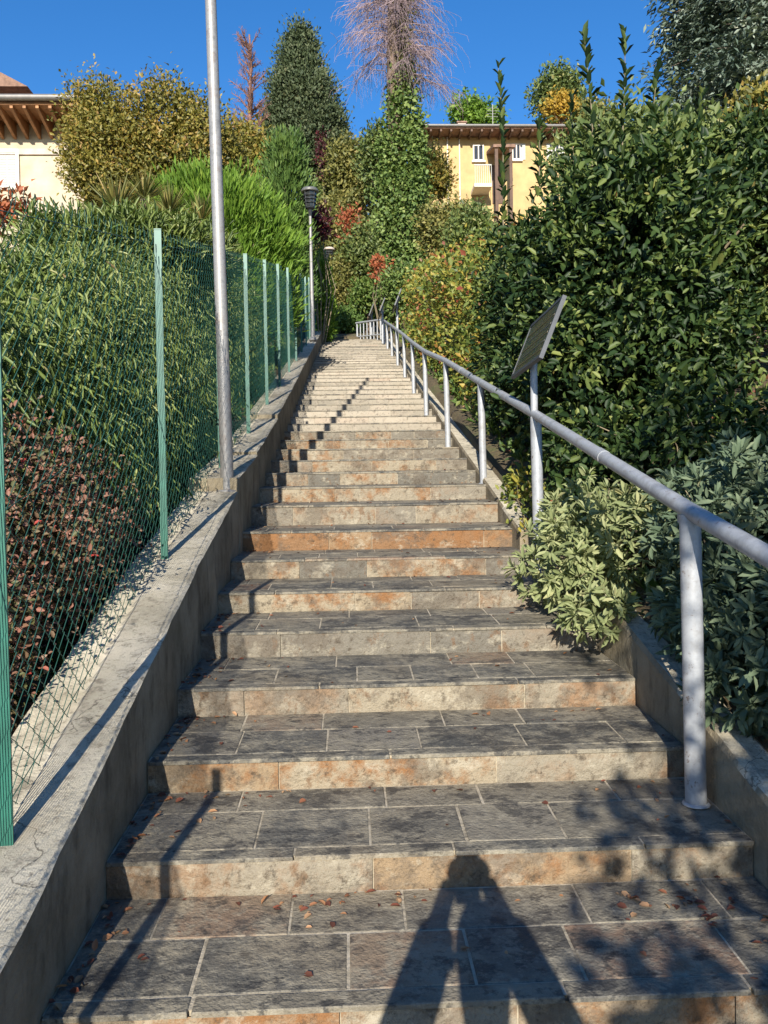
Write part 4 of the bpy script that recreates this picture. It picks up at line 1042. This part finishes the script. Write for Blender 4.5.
# ------------------------------------------------------------------ shading tree behind the photographer (casts the dappled shade at right)
lob = [(.72,-4.0,1.45,.92,.6,.95),(.95,-4.0,2.45,.85,.6,.65),(2.2,-4.1,2.2,1.2,.8,1.7),(1.75,-4.2,4.0,1.35,.8,1.05),(.6,-3.9,.3,.7,.5,.7)]
t = empty('garden_tree', (1.9, -4.2, H(1.9,-4.2)), 'leafy garden tree right behind the photographer, outside the picture', 'tree')
trunk(t, (1.9,-4.2,H(1.9,-4.2)), (1.9,-4.2,3), .14, M['bark'], 401)
fo, cl = foliage(t, 402, lob, 1500, 13, .09, .11, .055, LM['mid'], shell=.8, name='crown', gap=.42)
branches(t, 403, (1.9,-4.2,-.6), cl, .03, M['bark'], 'limb', 40, 5)

# ------------------------------------------------------------------ photographer (standing behind the camera, shadow falls on the steps)
def skin_body(name, joints, edges, radii, mat, parent, sub=2, root=0):
    me = bpy.data.meshes.new(name); o0 = world_loc(parent)
    me.from_pydata([tuple(np.array(j)-o0) for j in joints], edges, [])
    o = bpy.data.objects.new(name, me); C.objects.link(o); o.parent = parent
    mo = o.modifiers.new('skin', 'SKIN'); mo.use_smooth_shade = True
    for i, r_ in enumerate(radii):
        v = me.skin_vertices[0].data[i]; v.radius = r_ if hasattr(r_, '__len__') else (r_, r_); v.use_root = (i == root)
    s_ = o.modifiers.new('sub', 'SUBSURF'); s_.levels = s_.render_levels = sub
    me.materials.append(mat); return o
M['coat'] = plain('dark_coat_cloth', (.05,.06,.09), .9, var=.2)
M['skin'] = plain('skin', (.50,.30,.22), .6, var=.08)
M['hair'] = plain('brown_hair', (.07,.04,.025), .7, var=.3)
M['trouser'] = plain('blue_denim', (.06,.09,.17), .9, var=.2)
M['shoe'] = plain('dark_shoe', (.03,.03,.03), .6)
M['phone'] = plain('phone_casing', (.02,.02,.022), .3)
py0 = -.42; k = max(j for j in range(len(NY)) if NY[j] <= py0); gz = NZ[k]+SL*(py0-NY[k])+.02
per = empty('person', (0, py0, gz), 'person in a dark coat holding a phone up with both hands, behind the viewpoint', 'person')
hc = np.array([.0, -.27, -.14])
J = [(0,py0,-.92),(0,py0,-.72),(0,py0+.01,-.55),(0,py0+.02,-.46),(0,py0+.08,-.31),hc,hc+[0,0,.09]]
E_ = [(0,1),(1,2),(2,3),(3,4),(4,5),(5,6)]; Rr = [(.155,.12),(.14,.11),(.15,.11),(.11,.08),(.052,.055),(.075,.09),(.05,.06)]
for s_ in (-1, 1):
    b0 = len(J)
    J += [(s_*.165,py0+.01,-.50),(s_*.215,-.31,-.44),(s_*.205,-.25,-.37),(s_*.13,-.15,-.23),(s_*.075,-.065,-.11),(s_*.05,-.038,-.055)]
    E_ += [(3,b0),(b0,b0+1),(b0+1,b0+2),(b0+2,b0+3),(b0+3,b0+4),(b0+4,b0+5)]; Rr += [.06,.052,.047,.04,.028,(.03,.02)]
    b1 = len(J)
    J += [(s_*.09,py0,-.98),(s_*.10,py0+.01,-1.30),(s_*.10,py0-.01,gz+.10),(s_*.105,py0+.08,gz+.04)]
    E_ += [(0,b1),(b1,b1+1),(b1+1,b1+2),(b1+2,b1+3)]; Rr += [.095,.062,.042,(.045,.03)]
bd = skin_body('body', J, E_, Rr, M['skin'], per)
# coat and trousers are shells slightly larger than the body
J2 = [(0,py0,-1.02),(0,py0,-.86),(0,py0,-.70),(0,py0+.01,-.55),(0,py0+.02,-.475)]; E2 = [(0,1),(1,2),(2,3),(3,4)]; R2 = [(.20,.16),(.175,.14),(.16,.13),(.17,.125),(.10,.09)]
for s_ in (-1, 1):
    b0 = len(J2); J2 += [(s_*.17,py0+.01,-.50),(s_*.215,-.31,-.44),(s_*.205,-.245,-.365),(s_*.13,-.15,-.235),(s_*.085,-.085,-.14)]
    E2 += [(3,b0),(b0,b0+1),(b0+1,b0+2),(b0+2,b0+3),(b0+3,b0+4)]; R2 += [.075,.068,.066,.062,.052]
skin_body('coat', J2, E2, R2, M['coat'], per)
J3 = [(0,py0,-.96)]; E3 = []; R3 = [(.15,.12)]
for s_ in (-1, 1):
    b0 = len(J3); J3 += [(s_*.09,py0,-1.0),(s_*.10,py0+.01,-1.30),(s_*.10,py0-.01,gz+.12)]; E3 += [(0,b0),(b0,b0+1),(b0+1,b0+2)]; R3 += [.105,.075,.06]
skin_body('trousers', J3, E3, R3, M['trouser'], per)
for s_ in (-1, 1):
    skin_body('shoe', [(s_*.10,py0-.05,gz+.05),(s_*.10,py0+.06,gz+.04),(s_*.105,py0+.16,gz+.03)], [(0,1),(1,2)], [.05,.045,.032], M['shoe'], per)
    for f_ in range(4):  # fingers around the phone
        z_ = -.012-.02*f_
        skin_body('finger', [(s_*.058,-.045,-.05+.0),(s_*.052,-.034,z_-.01),(s_*.040,-.016,z_),(s_*.022,-.013,z_+.002)], [(0,1),(1,2),(2,3)], [.011,.0095,.0085,.007], M['skin'], per, 1)
    skin_body('thumb', [(s_*.055,-.048,-.07),(s_*.045,-.047,-.055),(s_*.028,-.042,-.045)], [(0,1),(1,2)], [.013,.011,.009], M['skin'], per, 1)
skin_body('hair', [hc+[0,-.045,-.04],hc+[0,-.03,.03],hc+[0,-.02,.085],hc+[0,.03,.105]], [(0,1),(1,2),(2,3)], [(.07,.06),(.085,.075),(.07,.07),(.045,.045)], M['hair'], per)
for s_ in (-1, 1):
    e_ = MB(); e_.lathe(s_*.032, 0, [(0,-.0),(.011,.004),(.011,.012),(0,.016)], 10)
    e_.v = [(x, hc[1]+.088, z+hc[2]+.0) for (x, y_, z) in e_.v]
    skin_body('ear', [hc+[s_*.078,-.005,-.03],hc+[s_*.082,-.01,.02]], [(0,1)], [.012,.016], M['skin'], per, 1)
skin_body('nose', [hc+[0,.085,.015],hc+[0,.108,-.02]], [(0,1)], [.010,.014], M['skin'], per, 1)
ph = MB(); ph.box(-.036, .036, -.0335, -.0255, -.13, .012); o = ph.build('mobile_phone', M['phone'], None, (0,-.03,-.06))
tag(o, 'black phone held upright by the person behind the viewpoint', 'phone')

# ------------------------------------------------------------------ camera, light, world
cam = bpy.data.cameras.new('camera'); co = bpy.data.objects.new('camera', cam); C.objects.link(co); SC.camera = co
co.matrix_world = Matrix(((rt[0], up[0], -fw[0], 0), (rt[1], up[1], -fw[1], 0), (rt[2], up[2], -fw[2], 0), (0, 0, 0, 1)))
cam.sensor_fit = 'VERTICAL'; cam.sensor_height = 36; cam.lens = F/1024*36; cam.clip_start = .03; cam.clip_end = 3000

ELEV, AZ = R(23.4), R(7.6)   # sun stands behind the camera; light travels to azimuth AZ (from +Y towards +X)
ld = Vector((math.sin(AZ)*math.cos(ELEV), math.cos(AZ)*math.cos(ELEV), -math.sin(ELEV)))
sun = bpy.data.lights.new('sun', 'SUN'); sun.energy = 5.0; sun.angle = R(.35); sun.color = (1, .93, .80)
so = bpy.data.objects.new('sun', sun); C.objects.link(so); so.rotation_euler = ld.to_track_quat('-Z', 'Y').to_euler()
w = bpy.data.worlds.new('World'); SC.world = w; w.use_nodes = True; nt = w.node_tree
for n in list(nt.nodes): nt.nodes.remove(n)
out = nt.nodes.new('ShaderNodeOutputWorld'); bgd = nt.nodes.new('ShaderNodeBackground'); sky = nt.nodes.new('ShaderNodeTexSky')
sky.sky_type = 'NISHITA'; sky.sun_disc = False; sky.sun_elevation = ELEV; sky.sun_rotation = math.pi+AZ
sky.air_density = 1.0; sky.dust_density = .3; sky.ozone_density = 4.0; sky.altitude = 300
hs = nt.nodes.new('ShaderNodeHueSaturation'); hs.inputs['Saturation'].default_value = 1.25; hs.inputs['Hue'].default_value = .505; hs.inputs['Value'].default_value = 1.42
nt.links.new(sky.outputs[0], hs.inputs['Color']); nt.links.new(hs.outputs[0], bgd.inputs[0]); bgd.inputs[1].default_value = .08; nt.links.new(bgd.outputs[0], out.inputs[0])
SC.render.engine = 'CYCLES'
vs_ = SC.view_settings; vs_.view_transform = 'Standard'; vs_.look = 'None'; vs_.gamma = 1; vs_.exposure = 0.75; vs_.use_curve_mapping = False
